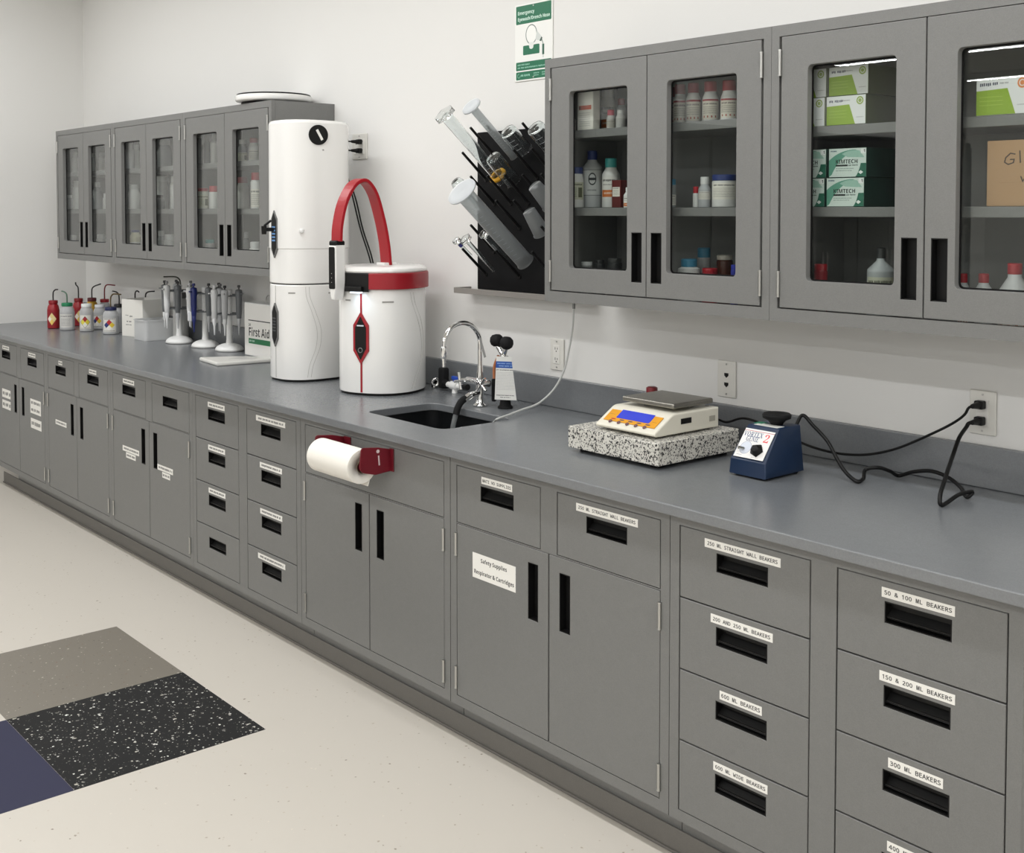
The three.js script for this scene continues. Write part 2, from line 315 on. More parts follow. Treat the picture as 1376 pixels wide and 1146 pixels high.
for (const s of [1, -1]) {
  const { xi, h } = WDOOR[s], x0 = xi[0], x1 = xi[1], y0 = -h / 2 + 0.074, y1 = h / 2 - 0.081;
  paneGeo[s] = box(x1 - x0 + 0.012, y1 - y0 + 0.012, 0.003, (x0 + x1) / 2, (y0 + y1) / 2, -0.0235);
  const r = rrect(x0 - 0.006, y0 - 0.006, x1 + 0.006, y1 + 0.006, 0.014); r.holes.push(rrect(x0 + 0.004, y0 + 0.004, x1 - 0.004, y1 - 0.004, 0.012, THREE.Path));
  gasketGeo[s] = extrude(r, 0.0018, 0, 1, 4).translate(0, 0, -0.0219);
}
function wallCabinet(x0, shelf1, label) {
  const w = WW - 0.0012, H = WT - WB, t = thing('wall_cabinet', label, 'cabinet', [x0 + WW / 2, WB, 0], 0, 'grey wall cabinets with glazed doors');
  const f = rect(-w / 2, 0, w / 2, H); f.holes.push(rect(-WW / 2 + 0.0255, 0.034, WW / 2 - 0.0255, H - 0.0295, THREE.Path));
  const y = H / 2;
  obj('carcass', boxUV(merge([extrude(f, 0.02).translate(0, 0, WD - 0.02), box(0.018, H, WD - 0.022, -w / 2 + 0.009, y, WD / 2 - 0.01), box(0.018, H, WD - 0.022, w / 2 - 0.009, y, WD / 2 - 0.01), box(w - 0.036, 0.018, WD - 0.022, 0, 0.009, WD / 2 - 0.01), box(w - 0.036, 0.018, WD - 0.022, 0, H - 0.009, WD / 2 - 0.01), box(w - 0.036, H - 0.036, 0.008, 0, y, 0.006)]), 3), M.paint, t);
  for (const sy of [SHELF, shelf1]) obj('shelf', boxUV(rbox(w - 0.038, 0.026, 0.262, 0.002, 0, sy - WB - 0.013, 0.142), 3), M.paint, t);
  for (const s of [1, -1]) {
    const D = WDOOR[s], d = obj('door', D.geo, M.paint, t); at(d, -s * 0.2105, 1.7335 - WB, WD + 0.0005);
    obj('glass_pane', paneGeo[s], M.tinted, d); obj('gasket', gasketGeo[s], M.black, d);
    at(obj('handle', recessedPull(0.042, 0.15, false), M.black, d), D.hx, -D.h / 2 + 0.117, -0.0005);
    for (const hy of [D.h / 2 - 0.068, -D.h / 2 + 0.062]) at(obj('hinge', hingeGeo, M.steel, d), -s * (D.w / 2 + 0.003), hy, 0.003);
  }
  return t;
}
wallCabinet(-7.382, 1.868, 'grey glazed wall cabinet at the end wall, above the wash bottles');
wallCabinet(-6.477, 1.868, 'grey glazed wall cabinet above the white carton and the first pipette stand');
wallCabinet(-5.572, 1.868, 'grey glazed wall cabinet touching the tall white dispenser');
wallCabinet(-2.855, 1.892, 'grey glazed wall cabinet of reagent bottles beside the drying rack');
wallCabinet(-1.950, 1.854, 'grey glazed wall cabinet holding glove boxes and wipe boxes');

// ------------------------------------------------------------------ small wall things: outlets, sign
function outlet(px, py, label, gangs, kind) {       // its plate lies on the wall
  const p = onZ(px, py, 0.0), w = 0.072 + (gangs - 1) * 0.046;
  const t = thing('wall_outlet', label, 'outlet', [p.x, p.y, 0.001], 0, 'outlets on the back wall');
  obj('plate', rbox(w, 0.115, 0.006, 0.0025, 0, 0, 0.003), C(0xdedcd5, 0.4), t);
  if (kind === 'data') {
    for (const y of [0.012, -0.018]) obj('jack', poly2(y), M.black, t);
  } else for (let g = 0; g < gangs; g++) {
    const gx = (g - (gangs - 1) / 2) * 0.046;
    obj('receptacle', rbox(0.034, 0.068, 0.003, 0.001, gx, 0, 0.0068), C(0xe6e4de, 0.4), t);
    obj('slots', [-1, 1].flatMap((s) => [box(0.002, 0.009, 0.001, gx - 0.006, s * 0.019 + 0.003, 0.0085), box(0.002, 0.007, 0.001, gx + 0.006, s * 0.019 + 0.003, 0.0085), cyl(0.0024, 0.0024, 0.001, 0, 0, 0, 8).rotateX(Math.PI / 2).translate(gx, s * 0.019 - 0.007, 0.008)]), M.rubber, t);
  }
  obj('screw', [cyl(0.003, 0.003, 0.001, 0, 0, 0, 10).rotateX(Math.PI / 2).translate(0, 0.047, 0.0062), cyl(0.003, 0.003, 0.001, 0, 0, 0, 10).rotateX(Math.PI / 2).translate(0, -0.047, 0.0062)], M.steel, t);
  return t;
}
function poly2(y) { return extrude(poly([[-0.008, y + 0.007], [0.008, y + 0.007], [0.008, y - 0.001], [0, y - 0.008], [-0.008, y - 0.001]]), 0.0015).translate(0, 0, 0.0055); }
outlet(484.5, 197, 'double wall outlet above the tank dispenser, with two black plugs', 2);
outlet(750, 476, 'white duplex wall outlet beside the white tube', 1);
outlet(978, 509, 'white wall plate with two dark jacks above the balance', 1, 'data');
outlet(1322, 554, 'white wall outlet feeding the vortex mixer and balance cords', 1);
{
  const t = thing('wall_sign', 'green and white emergency eyewash sign on the back wall', 'sign', [-3.277, 2.117, 0.001]);
  const w = 0.212, h = 0.288;
  const tex = canvas(636, 864, (c, W, H) => {
    c.fillStyle = '#eeeeea'; c.fillRect(0, 0, W, H);
    const g = '#1d6b4c', rr = (x, y, w, h, r = 14) => { c.beginPath(); c.moveTo(x + r, y); c.lineTo(x + w - r, y); c.quadraticCurveTo(x + w, y, x + w, y + r); c.lineTo(x + w, y + h - r); c.quadraticCurveTo(x + w, y + h, x + w - r, y + h); c.lineTo(x + r, y + h); c.quadraticCurveTo(x, y + h, x, y + h - r); c.lineTo(x, y + r); c.quadraticCurveTo(x, y, x + r, y); c.closePath(); c.fill(); };
    c.fillStyle = g; rr(18, 16, 600, 206); rr(140, 470, 280, 106); rr(18, 650, 600, 96); rr(18, 760, 600, 90);
    c.fillStyle = '#d9efe4'; c.font = 'bold 54px sans-serif'; c.textAlign = 'left'; c.textBaseline = 'middle'; c.fillText('Emergency', 46, 96); c.fillText('Eyewash/Drench Hose', 46, 166, 548);
    c.lineWidth = 12; c.strokeStyle = '#7c8580'; c.fillStyle = '#f2f2ee'; c.beginPath(); c.ellipse(282, 352, 92, 106, 0, 0, 6.283); c.fill(); c.stroke();
    c.fillStyle = '#e4e6e2'; c.fillRect(240, 440, 84, 40); c.beginPath(); c.ellipse(282, 490, 36, 26, 0, 0, 6.283); c.fill();
    c.fillStyle = '#d4d8d4'; c.beginPath(); c.moveTo(376, 320); c.lineTo(462, 400); c.lineTo(430, 440); c.lineTo(350, 420); c.fill();
    c.fillStyle = '#3c5248'; c.beginPath(); c.moveTo(420, 440); c.lineTo(452, 396); c.lineTo(470, 412); c.lineTo(450, 448); c.fill();
    c.strokeStyle = '#5c7468'; c.lineWidth = 10; c.beginPath(); c.moveTo(462, 430); c.lineTo(482, 480); c.stroke(); c.fillStyle = '#2c5b48'; c.fillRect(466, 480, 34, 116); c.fillStyle = '#a8b4ae'; c.fillRect(478, 596, 10, 34);
    words(c, 46, 672, 210, 18, '#9ccbb6'); words(c, 46, 706, 530, 18, '#9ccbb6');
    c.strokeStyle = '#9ccbb6'; c.lineWidth = 5; c.beginPath(); c.arc(66, 804, 22, 0, 5); c.stroke(); words(c, 100, 790, 150, 26, '#9ccbb6'); words(c, 320, 784, 90, 14, '#9ccbb6'); words(c, 320, 808, 90, 14, '#9ccbb6'); words(c, 460, 784, 110, 14, '#9ccbb6'); words(c, 460, 808, 100, 14, '#9ccbb6');
  });
  obj('panel', rbox(w, h, 0.003, 0.0014, 0, h / 2, 0.0015), M.whiteMatt, t);
  obj('printed_face', box(w - 0.003, h - 0.003, 0.0004, 0, h / 2, 0.0031), print(tex, 0.35), t);
  for (const y of [h - 0.012, 0.012]) obj('screw', cyl(0.003, 0.003, 0.0015, 0, 0, 0, 10).rotateX(Math.PI / 2).translate(0, y, 0.0032), M.steel, t);
}

// ------------------------------------------------------------------ the two white water dispensers
function plan(a, b, n) {       // local plan, front at +z
  return (t, o = 0) => { const c = Math.cos(t), s = Math.sin(t); return [Math.sign(c) * Math.pow(Math.abs(c), 2 / n) * (a + o), Math.sign(s) * Math.pow(Math.abs(s), 2 / n) * (b + o)]; };
}
function loft(pf, rows, t0 = 0, t1 = Math.PI * 2, n = 64, caps = true) {   // rows: [y, offset]
  const pos = [], idx = [], m = rows.length;
  rows.forEach(([y, o]) => { for (let i = 0; i <= n; i++) { const [x, z] = pf(t0 + (t1 - t0) * i / n, o); pos.push(x, y, z); } });
  for (let j = 0; j < m - 1; j++) for (let i = 0; i < n; i++) { const a = j * (n + 1) + i, b = a + 1, c = a + n + 1, d = c + 1; idx.push(a, c, b, b, c, d); }
  if (caps) for (const [j, flip] of [[0, 1], [m - 1, 0]]) { const k = pos.length / 3; pos.push(0, rows[j][0], 0); for (let i = 0; i < n; i++) { const a = j * (n + 1) + i; flip ? idx.push(k, a, a + 1) : idx.push(k, a + 1, a); } }
  const g = new THREE.BufferGeometry(); g.setAttribute('position', new THREE.Float32BufferAttribute(pos, 3)); g.setIndex(idx);
  return toCreasedNormals(g, 0.5);
}
function frontPatch(pf, a, b, n, rows, off, back = -0.004) {   // a raised panel on the front: rows [y, half width]
  const zf = (x) => b * Math.pow(Math.max(0, 1 - Math.pow(Math.abs(x) / a, n)), 1 / n), pos = [], idx = [], k = 9;
  for (const o of [off, back]) for (const [y, w] of rows) for (let i = 0; i < k; i++) { const x = -w + 2 * w * i / (k - 1); pos.push(x, y, zf(x) + o); }
  const R = rows.length, L = R * k;
  for (let j = 0; j < R - 1; j++) { for (let i = 0; i < k - 1; i++) { const p = j * k + i; idx.push(p, p + 1, p + k, p + 1, p + k + 1, p + k); } const p = j * k, q = p + k - 1; idx.push(p, p + k, p + L, p + k, p + k + L, p + L, q, q + L, q + k, q + k, q + L, q + k + L); }
  for (let i = 0; i < k - 1; i++) { const q = (R - 1) * k + i; idx.push(i, i + L, i + 1, i + 1, i + L, i + 1 + L, q, q + 1, q + L, q + 1, q + 1 + L, q + L); }
  const g = new THREE.BufferGeometry(); g.setAttribute('position', new THREE.Float32BufferAttribute(pos, 3)); g.setIndex(idx);
  return toCreasedNormals(g, 0.5);
}
const hexRows = (y0, y1, w, tip) => [[y0, 0.0012], [y0 + tip * 0.5, w * 0.5], [y0 + tip, w], [(y0 + y1) / 2, w], [y1 - tip, w], [y1 - tip * 0.5, w * 0.5], [y1, 0.0012]];
function surfaceLine(pf, pts, r = 0.0009) { return tube(pts.map(([t, y]) => { const [x, z] = pf(t, 0.0003); return V(x, y, z); }), r, 60, 5); }
const grey = std(0xbcbab6, 0.5), screenTex = canvas(64, 256, (c) => { c.fillStyle = '#17191c'; c.fillRect(0, 0, 64, 256); c.fillStyle = '#a9c9ee'; for (let i = 0; i < 9; i++) c.fillRect(14 + (i % 2) * 6, 70 + i * 11, 30 - (i % 3) * 5, 6); });
{
  const a = 0.142, b = 0.165, n = 2.5, pf = plan(a, b, n);
  const t = thing('water_dispenser', 'tall white two-tier water purification unit beside the wall cabinet', 'water dispenser', [-4.408, TOP, 0.292]);
  obj('base', loft(pf, [[0.0005, -0.006], [0.012, -0.004]]), M.black, t);
  obj('lower_body', loft(pf, [[0.010, -0.001], [0.014, 0], [0.404, 0], [0.408, -0.003]]), M.shell, t);
  obj('upper_body', loft(pf, [[0.413, -0.003], [0.417, 0], [0.558, 0.0], [0.561, 0.0025], [1.085, 0.001], [1.096, -0.006], [1.099, -0.016]]), M.shell, t);
  obj('seam_ring', loft(pf, [[0.406, -0.006], [0.416, -0.006]]), M.rubber, t);
  for (const [y0, y1] of [[0.145, 0.33], [0.52, 0.72]]) {
    const h = obj('display', frontPatch(pf, a, b, n, hexRows(y0, y1, 0.024, 0.035), 0.006), C(0x6d6d6c, 0.3), t);
    obj('screen', frontPatch(pf, a, b, n, hexRows(y0 + 0.012, y1 - 0.012, 0.018, 0.03), 0.0075), M.black, h);
    obj('lit_bars', [0, 1, 2, 3, 4].map((i) => frontPatch(pf, a, b, n, [[y0 + (y1 - y0) * (0.35 + 0.07 * i), 0.013], [y0 + (y1 - y0) * (0.385 + 0.07 * i), 0.013]], 0.0082)), y0 > 0.5 ? new THREE.MeshStandardMaterial({ color: 0x223344, emissive: 0x7fb0e8, emissiveIntensity: 0.55 }) : C(0x3a3c40, 0.3), h);
  }
  for (const [y0, y1] of [[0.014, 0.15], [0.325, 0.404]]) obj('front_seam', frontPatch(pf, a, b, n, [[y0, 0.0014], [y1, 0.0014]], 0.0006), C(0x8d8b88), t);
  const wav = (d) => [[0.52 - d, 0.40], [0.50 - d, 0.36], [0.34 - d, 0.29], [0.22 - d, 0.22], [0.24 - d, 0.15], [0.42 - d, 0.07], [0.48 - d, 0.02]];
  obj('decor_line', [surfaceLine(pf, wav(0)), surfaceLine(pf, wav(0.1))], grey, t);
  const emblem = obj('emblem', cyl(0.042, 0.042, 0.004, 0, 0, 0, 32).rotateX(Math.PI / 2), M.black, t);
  const te = 0.16, [ex, ez] = pf(te, 0.002), nx = Math.cos(0.2), nz = Math.sin(0.2);
  emblem.position.set(ex, 1.035, ez); emblem.rotation.y = Math.atan2(nx, nz);
  obj('emblem_mark', extrude(poly([[-0.012, 0.019], [-0.002, 0.024], [0.021, -0.018], [0.012, -0.024]]), 0.0012).translate(0, 0, 0.0035), M.whiteMatt, emblem);
  const [kx, kz] = pf(0.62, 0);
  const knob = obj('knob', lathe([[0, 0.018], [0.008, 0.017], [0.010, 0.012], [0.010, 0], [0.0001, 0]]).rotateX(Math.PI / 2), M.white, t); knob.position.set(kx, 0.635, kz); knob.rotation.y = Math.atan2(Math.cos(0.62), Math.sin(0.62));
  const textMark = (th, y, w) => { const [x, z] = pf(th, 0.0006), m = obj('small_print', box(w, 0.006, 0.0006), C(0x9a9894), t); m.position.set(x, y, z); m.rotation.y = Math.atan2(Math.cos(th), Math.sin(th) * 0.8); };
  textMark(0.95, 0.375, 0.03); textMark(-0.1, 0.372, 0.04); textMark(0.1, 0.973, 0.03);
  obj('dispensing_arm', [bar(V(0, 0.64, b - 0.004), V(0, 0.64, b + 0.05), 0.008), bar(V(0, 0.62, b + 0.052), V(0, 0.655, b + 0.052), 0.010, 0.012), bar(V(0, 0.655, b + 0.052), V(0.012, 0.678, b + 0.025), 0.005)], M.black, t);
}
{
  const a = 0.164, b = 0.168, n = 2.35, pf = plan(a, b, n), yaw = 0.46;
  const cpt = V(-3.905, TOP, 0.255);
  const t = thing('water_tank', 'short white water tank unit with red band and red arched handle', 'water dispenser', [cpt.x, cpt.y, cpt.z], yaw);
  obj('base', loft(pf, [[0.0005, -0.006], [0.012, -0.004]]), M.black, t);
  obj('body', loft(pf, [[0.010, -0.001], [0.014, 0], [0.40, 0], [0.42, -0.004]]), M.shell, t);
  obj('lid', loft(pf, [[0.478, 0.004], [0.484, 0.007], [0.492, 0.005], [0.499, -0.006], [0.502, -0.02]]), M.shell, t);
  obj('inner_collar', loft(pf, [[0.405, -0.006], [0.479, -0.006]]), M.black, t);
  obj('red_band', loft(pf, [[0.414, -0.004], [0.414, 0.009], [0.416, 0.0115], [0.474, 0.0115], [0.477, 0.009], [0.477, -0.004]], -2.2, 1.40, 60, false), M.red, t);
  obj('black_band', loft(pf, [[0.405, -0.004], [0.405, 0.010], [0.408, 0.012], [0.474, 0.012], [0.477, 0.009], [0.477, -0.004]], 1.40, 4.08, 50, false), M.black, t);
  const h = obj('display', frontPatch(pf, a, b, n, hexRows(0.125, 0.325, 0.034, 0.05), 0.006), M.red, t);
  obj('screen', frontPatch(pf, a, b, n, hexRows(0.142, 0.308, 0.024, 0.042), 0.0078), M.black, h);
  obj('status_bar', frontPatch(pf, a, b, n, [[0.271, 0.015], [0.276, 0.015]], 0.0088), C(0xd8dce4), h);
  const btn = obj('button', new THREE.TorusGeometry(0.009, 0.0016, 8, 24), C(0x777a7a, 0.3), h); btn.position.set(0, 0.178, b + 0.0085);
  for (const [y0, y1] of [[0.013, 0.13], [0.32, 0.406]]) obj('front_stripe', frontPatch(pf, a, b, n, [[y0, 0.0042], [y1, 0.0042]], 0.0012), M.red, t);
  const wav = (d) => [[0.30 - d, 0.40], [0.24 - d, 0.36], [0.02 - d, 0.28], [-0.08 - d, 0.21], [-0.04 - d, 0.13], [0.2 - d, 0.05], [0.26 - d, 0.02]];
  obj('decor_line', [surfaceLine(pf, wav(0)), surfaceLine(pf, wav(0.1))], grey, t);
  const textMark = (th, y, w) => { const [x, z] = pf(th, 0.0006), m = obj('small_print', box(w, 0.006, 0.0006), C(0x9a9894), t); m.position.set(x, y, z); m.rotation.y = Math.atan2(Math.cos(th), Math.sin(th)); };
  textMark(0.95, 0.366, 0.045); textMark(1.9, 0.37, 0.03);
  // hand piece, hung at the front-left, and the arched hose cover (local frame turned back to the room's)
  const inv = (dx, dz) => V(dx * Math.cos(-yaw) + dz * Math.sin(-yaw), 0, -dx * Math.sin(-yaw) + dz * Math.cos(-yaw));
  const H = inv(-0.006, 0.208), A = inv(0.0, -0.02);
  const arc = [[0, 0.60], [0.004, 0.66], [0.028, 0.755], [0.07, 0.822], [0.112, 0.838], [0.152, 0.80], [0.188, 0.70], [0.212, 0.59], [0.222, 0.497]];
  const span = H.distanceTo(A), curve = new THREE.CatmullRomCurve3(arc.map(([u, v]) => V(u / 0.222 * span, v, 0))), outer = [], innr = [];
  for (let i = 0; i <= 40; i++) { const p = curve.getPoint(i / 40), g = curve.getTangent(i / 40); outer.push([p.x - g.y * 0.007, p.y + g.x * 0.007]); innr.unshift([p.x + g.y * 0.007, p.y - g.x * 0.007]); }
  const arch = obj('arched_handle', extrude(poly([...outer, ...innr]), 0.066, 0.002, 1).translate(0, 0, -0.033), C(0xa51723, 0.35), t);
  arch.position.copy(H); arch.rotation.y = Math.atan2(-(A.z - H.z), A.x - H.x);
  at(obj('handle_foot', rbox(0.06, 0.012, 0.06, 0.004), M.shell, t), A.x, 0.506, A.z).rotation.y = arch.rotation.y;
  const hp = new THREE.Group(); hp.name = 'hand_piece'; t.add(hp); hp.position.copy(H); hp.rotation.y = -yaw + 0.05;
  const s = new THREE.Shape(); s.moveTo(-0.024, 0.585); s.lineTo(0.024, 0.585); s.lineTo(0.023, 0.45); s.quadraticCurveTo(0.02, 0.41, 0.009, 0.372); s.lineTo(-0.009, 0.372); s.quadraticCurveTo(-0.02, 0.40, -0.023, 0.45); s.closePath();
  obj('shell', extrude(s, 0.048, 0.006, 2).translate(0, 0, -0.024), M.shell, hp);
  obj('control_panel', extrude(rrect(-0.019, 0.415, 0.019, 0.578, 0.008), 0.003).translate(0, 0, 0.0225), M.black, hp);
  obj('indicator', [0.475, 0.458, 0.441].map((y) => cyl(0.0018, 0.0018, 0.001, 0, 0, 0, 8).rotateX(Math.PI / 2).translate(0, y, 0.0257)), C(0xb9b3b0), hp);
  obj('cap', rbox(0.05, 0.022, 0.046, 0.008, 0, 0.592, 0), M.black, hp);
  obj('clip', rbox(0.03, 0.06, 0.03, 0.004, -0.03, 0.43, -0.02), M.black, hp);
  // white lamp under the black bracket, lighting the front of the tank
  const L = obj('lamp', rbox(0.05, 0.006, 0.012, 0.002), new THREE.MeshStandardMaterial({ color: 0xffffff, emissive: new THREE.Color(0.75, 0.88, 1), emissiveIntensity: 1.6 }), t);
  L.position.set(-0.01, 0.403, b + 0.02);
  obj('lamp_hood', rbox(0.075, 0.02, 0.034, 0.004, -0.02, 0.416, b + 0.012), M.black, t);
  const pl = new THREE.SpotLight(new THREE.Color(0.6, 0.8, 1), 0.010, 0, 1.2, 1.0, 2); pl.position.set(0.0, 0.398, b + 0.04); pl.target.position.set(0.01, 0.2, b - 0.06); pl.name = 'front_light'; pl.shadow.radius = 0.4; t.add(pl, pl.target); pl.target.name = 'light_target';
}
{ // white round lid on top of the far wall cabinets
  const p = onZ(368, 132, 0.178);
  const t = thing('round_lid', 'white round lid with black rim lying on top of the wall cabinet', 'lid', [p.x, WT, 0.178]);
  obj('body', lathe([[0, 0.011], [0.155, 0.011], [0.172, 0.014], [0.177, 0.020], [0.177, 0.037], [0.172, 0.042], [0, 0.043]], 48), M.shell, t);
  obj('rim', new THREE.TorusGeometry(0.166, 0.0045, 8, 60).rotateX(Math.PI / 2).translate(0, 0.0445, 0), M.black, t);
  obj('foot_ring', lathe([[0.115, 0.0005], [0.15, 0.0005], [0.15, 0.0115], [0.115, 0.0115], [0.115, 0.0005]], 40), M.black, t);
}

// ------------------------------------------------------------------ left end of the worktop
const nfpa = canvas(256, 256, (c) => { c.fillStyle = '#dcdad4'; c.fillRect(0, 0, 256, 256); c.save(); c.translate(128, 128); c.rotate(Math.PI / 4); for (const [x, y, k] of [[-76, -76, '#b0252b'], [0, -76, '#e0c53a'], [-76, 0, '#26346f'], [0, 0, '#eceae2']]) { c.fillStyle = k; c.fillRect(x, y, 75, 75); } c.restore(); words(c, 20, 8, 210, 14); words(c, 20, 232, 210, 12); });
const nfpaRed = canvas(256, 256, (c) => { c.fillStyle = '#8d1620'; c.fillRect(0, 0, 256, 256); c.save(); c.translate(128, 128); c.rotate(Math.PI / 4); for (const [x, y, k] of [[-80, -80, '#e3cf8e'], [0, -80, '#ead9a0'], [-80, 0, '#efe9dc'], [0, 0, '#e9c766']]) { c.fillStyle = k; c.fillRect(x, y, 80, 80); } c.restore(); });
const plainPrint = canvas(256, 256, (c) => { c.fillStyle = '#d2d0cb'; c.fillRect(0, 0, 256, 256); words(c, 30, 30, 200, 20, '#5d5d5d'); for (let i = 0; i < 8; i++) words(c, 40, 80 + i * 18, 170, 9, '#8a8a8a'); });
const yellowPrint = canvas(256, 256, (c) => { c.fillStyle = '#dddad2'; c.fillRect(0, 0, 256, 256); c.save(); c.translate(128, 128); c.rotate(Math.PI / 4); for (const [x, y, k] of [[-76, -76, '#a3202c'], [0, -76, '#d6c637'], [-76, 0, '#e0d44e'], [0, 0, '#e6e3d8']]) { c.fillStyle = k; c.fillRect(x, y, 75, 75); } c.strokeStyle = '#222'; c.lineWidth = 5; c.strokeRect(-76, -76, 152, 152); c.restore(); words(c, 20, 236, 210, 10); });
const wrapMats = {};
function wrapLabel(parent, r, y0, y1, tex, arc, turn = 0, key) {    // a label round a bottle, its middle towards +z
  const h = y1 - y0, g = new THREE.CylinderGeometry(r, r, h, 16, 1, true, -arc / 2, arc).translate(0, (y0 + y1) / 2, 0);
  const m = obj('label', g, wrapMats[key] ||= new THREE.MeshStandardMaterial({ map: tex, roughness: 0.55, side: THREE.DoubleSide }), parent); m.rotation.y = turn; return m;
}
const TOCAM = 0.98;      // turn that faces the camera from the far end
function onTop(px, z) { let p = onZ(px, 440, z); for (let i = 0; i < 4; i++) { const s = mpp(p); p = onZ(px, 440 + (p.y - TOP) / s + (i ? 0 : 0), z); } return p; }   // where the worktop at depth z shows at this column
function washBottle(px, z0, r, h, bodyMat, capMat, spoutMat, spout, label, lab) {
  const p = onTop(px, z0); const t = thing('wash_bottle', label, 'wash bottle', [p.x, TOP, p.z], 0, 'wash bottles at the end of the worktop');
  const cr = r * 0.72;
  obj('body', lathe([[0, 0.001], [r * 0.9, 0.001], [r, 0.006], [r, h * 0.66], [r * 0.97, h * 0.7], [r * 0.93, h * 0.72], [r * 0.93, h * 0.75], [r * 0.8, h * 0.83], [cr * 0.9, h * 0.87], [cr * 0.88, h * 0.9], [0, h * 0.9]]), bodyMat, t);
  obj('cap', lathe([[cr, h * 0.88], [cr * 1.04, h * 0.9], [cr * 1.04, h * 0.99], [cr * 0.9, h], [0, h]]), capMat, t);
  if (spout) { const [ang, len, rise, drop] = spout, dx = Math.cos(ang), dz = Math.sin(ang);
    obj('spout', tube([V(0, h - 0.002, 0), V(0, h + rise * 0.55, 0), V(dx * 0.004, h + rise * 0.82, dz * 0.004), V(dx * 0.02, h + rise, dz * 0.02), V(dx * (0.02 + len), h + rise + drop, dz * (0.02 + len))], 0.0042, 30, 7), spoutMat, t); }
  if (lab) wrapLabel(t, r + 0.0006, h * 0.1, h * 0.6, lab[0], lab[2] || 1.7, TOCAM + (lab[3] || 0), lab[1]);
  return t;
}
const tubPlastic = phys({ color: 0xeceded, roughness: 0.5, transmission: 0.5, thickness: 0 });
const TRed = phys({ color: 0x9e1a24, roughness: 0.3, transmission: 0.15, thickness: 0 }), TClear = phys({ color: 0xd9dadb, roughness: 0.45, transmission: 0.45, thickness: 0 });
const dark = C(0x2d2b2a, 0.5);
washBottle(72, 0.40, 0.036, 0.172, C(0x97141f, 0.35), C(0x8c111c, 0.4), dark, [-0.45, 0.018, 0.065, 0.002], 'red wash bottle with a cream diamond, set apart beside the end wall', [nfpaRed, 'nr']);
washBottle(90.5, 0.37, 0.043, 0.164, TClear, C(0x0d7a4f), C(0x54705f), [2.6, 0.018, 0.066, 0.004], 'clear wash bottle with a green cap', [plainPrint, 'pp', 2]);
washBottle(106, 0.22, 0.036, 0.172, C(0x97141f, 0.35), C(0x7e1019, 0.4), dark, [2.7, 0.002, 0.085, 0.015], 'red wash bottle behind the green-capped one', [nfpaRed, 'nr', 1.7, 0.3]);
washBottle(116.5, 0.31, 0.04, 0.165, TClear, C(0xe3e6e4), null, null, 'white-capped wash bottle with a yellow and red diamond', [yellowPrint, 'yp']);
washBottle(124, 0.17, 0.036, 0.178, C(0xb08a2a, 0.4), C(0x5d0f1b), dark, [-0.35, 0.06, 0.07, 0.018], 'amber wash bottle with a dark red cap and long spout');
washBottle(134, 0.205, 0.037, 0.15, TClear, C(0xdfdfe2), null, null, 'small clear wash bottle with a gold diamond', [nfpa, 'nf', 1.7, -0.2]);
washBottle(141, 0.085, 0.036, 0.165, TClear, C(0xa01d28), C(0x7c1d25), [-0.3, 0.08, 0.088, 0.002], 'clear wash bottle with a bright red cap and straight red spout');
washBottle(149, 0.26, 0.045, 0.158, TClear, C(0x1c2450), C(0x5b4a25), [-0.5, 0.055, 0.075, 0.0], 'clear wash bottle with a navy cap and blue-red diamond', [nfpa, 'nf']);
washBottle(160.5, 0.17, 0.04, 0.165, TClear, C(0x202020), C(0x1d1d1d), [2.7, 0.03, 0.07, 0.006], 'clear wash bottle with a black cap beside the white carton');
washBottle(182, 0.075, 0.036, 0.19, C(0xc9c9c6), C(0x1d1d1d), C(0x1d1d1d), [-0.2, 0.02, 0.05, -0.006], 'wash bottle standing behind the white carton, black bent spout');
washBottle(196, 0.07, 0.036, 0.185, C(0xc9c9c6), C(0x1d1d1d), C(0x1d1d1d), [-0.4, 0.05, 0.055, 0.006], 'wash bottle behind the carton corner, spout pointing along the wall');
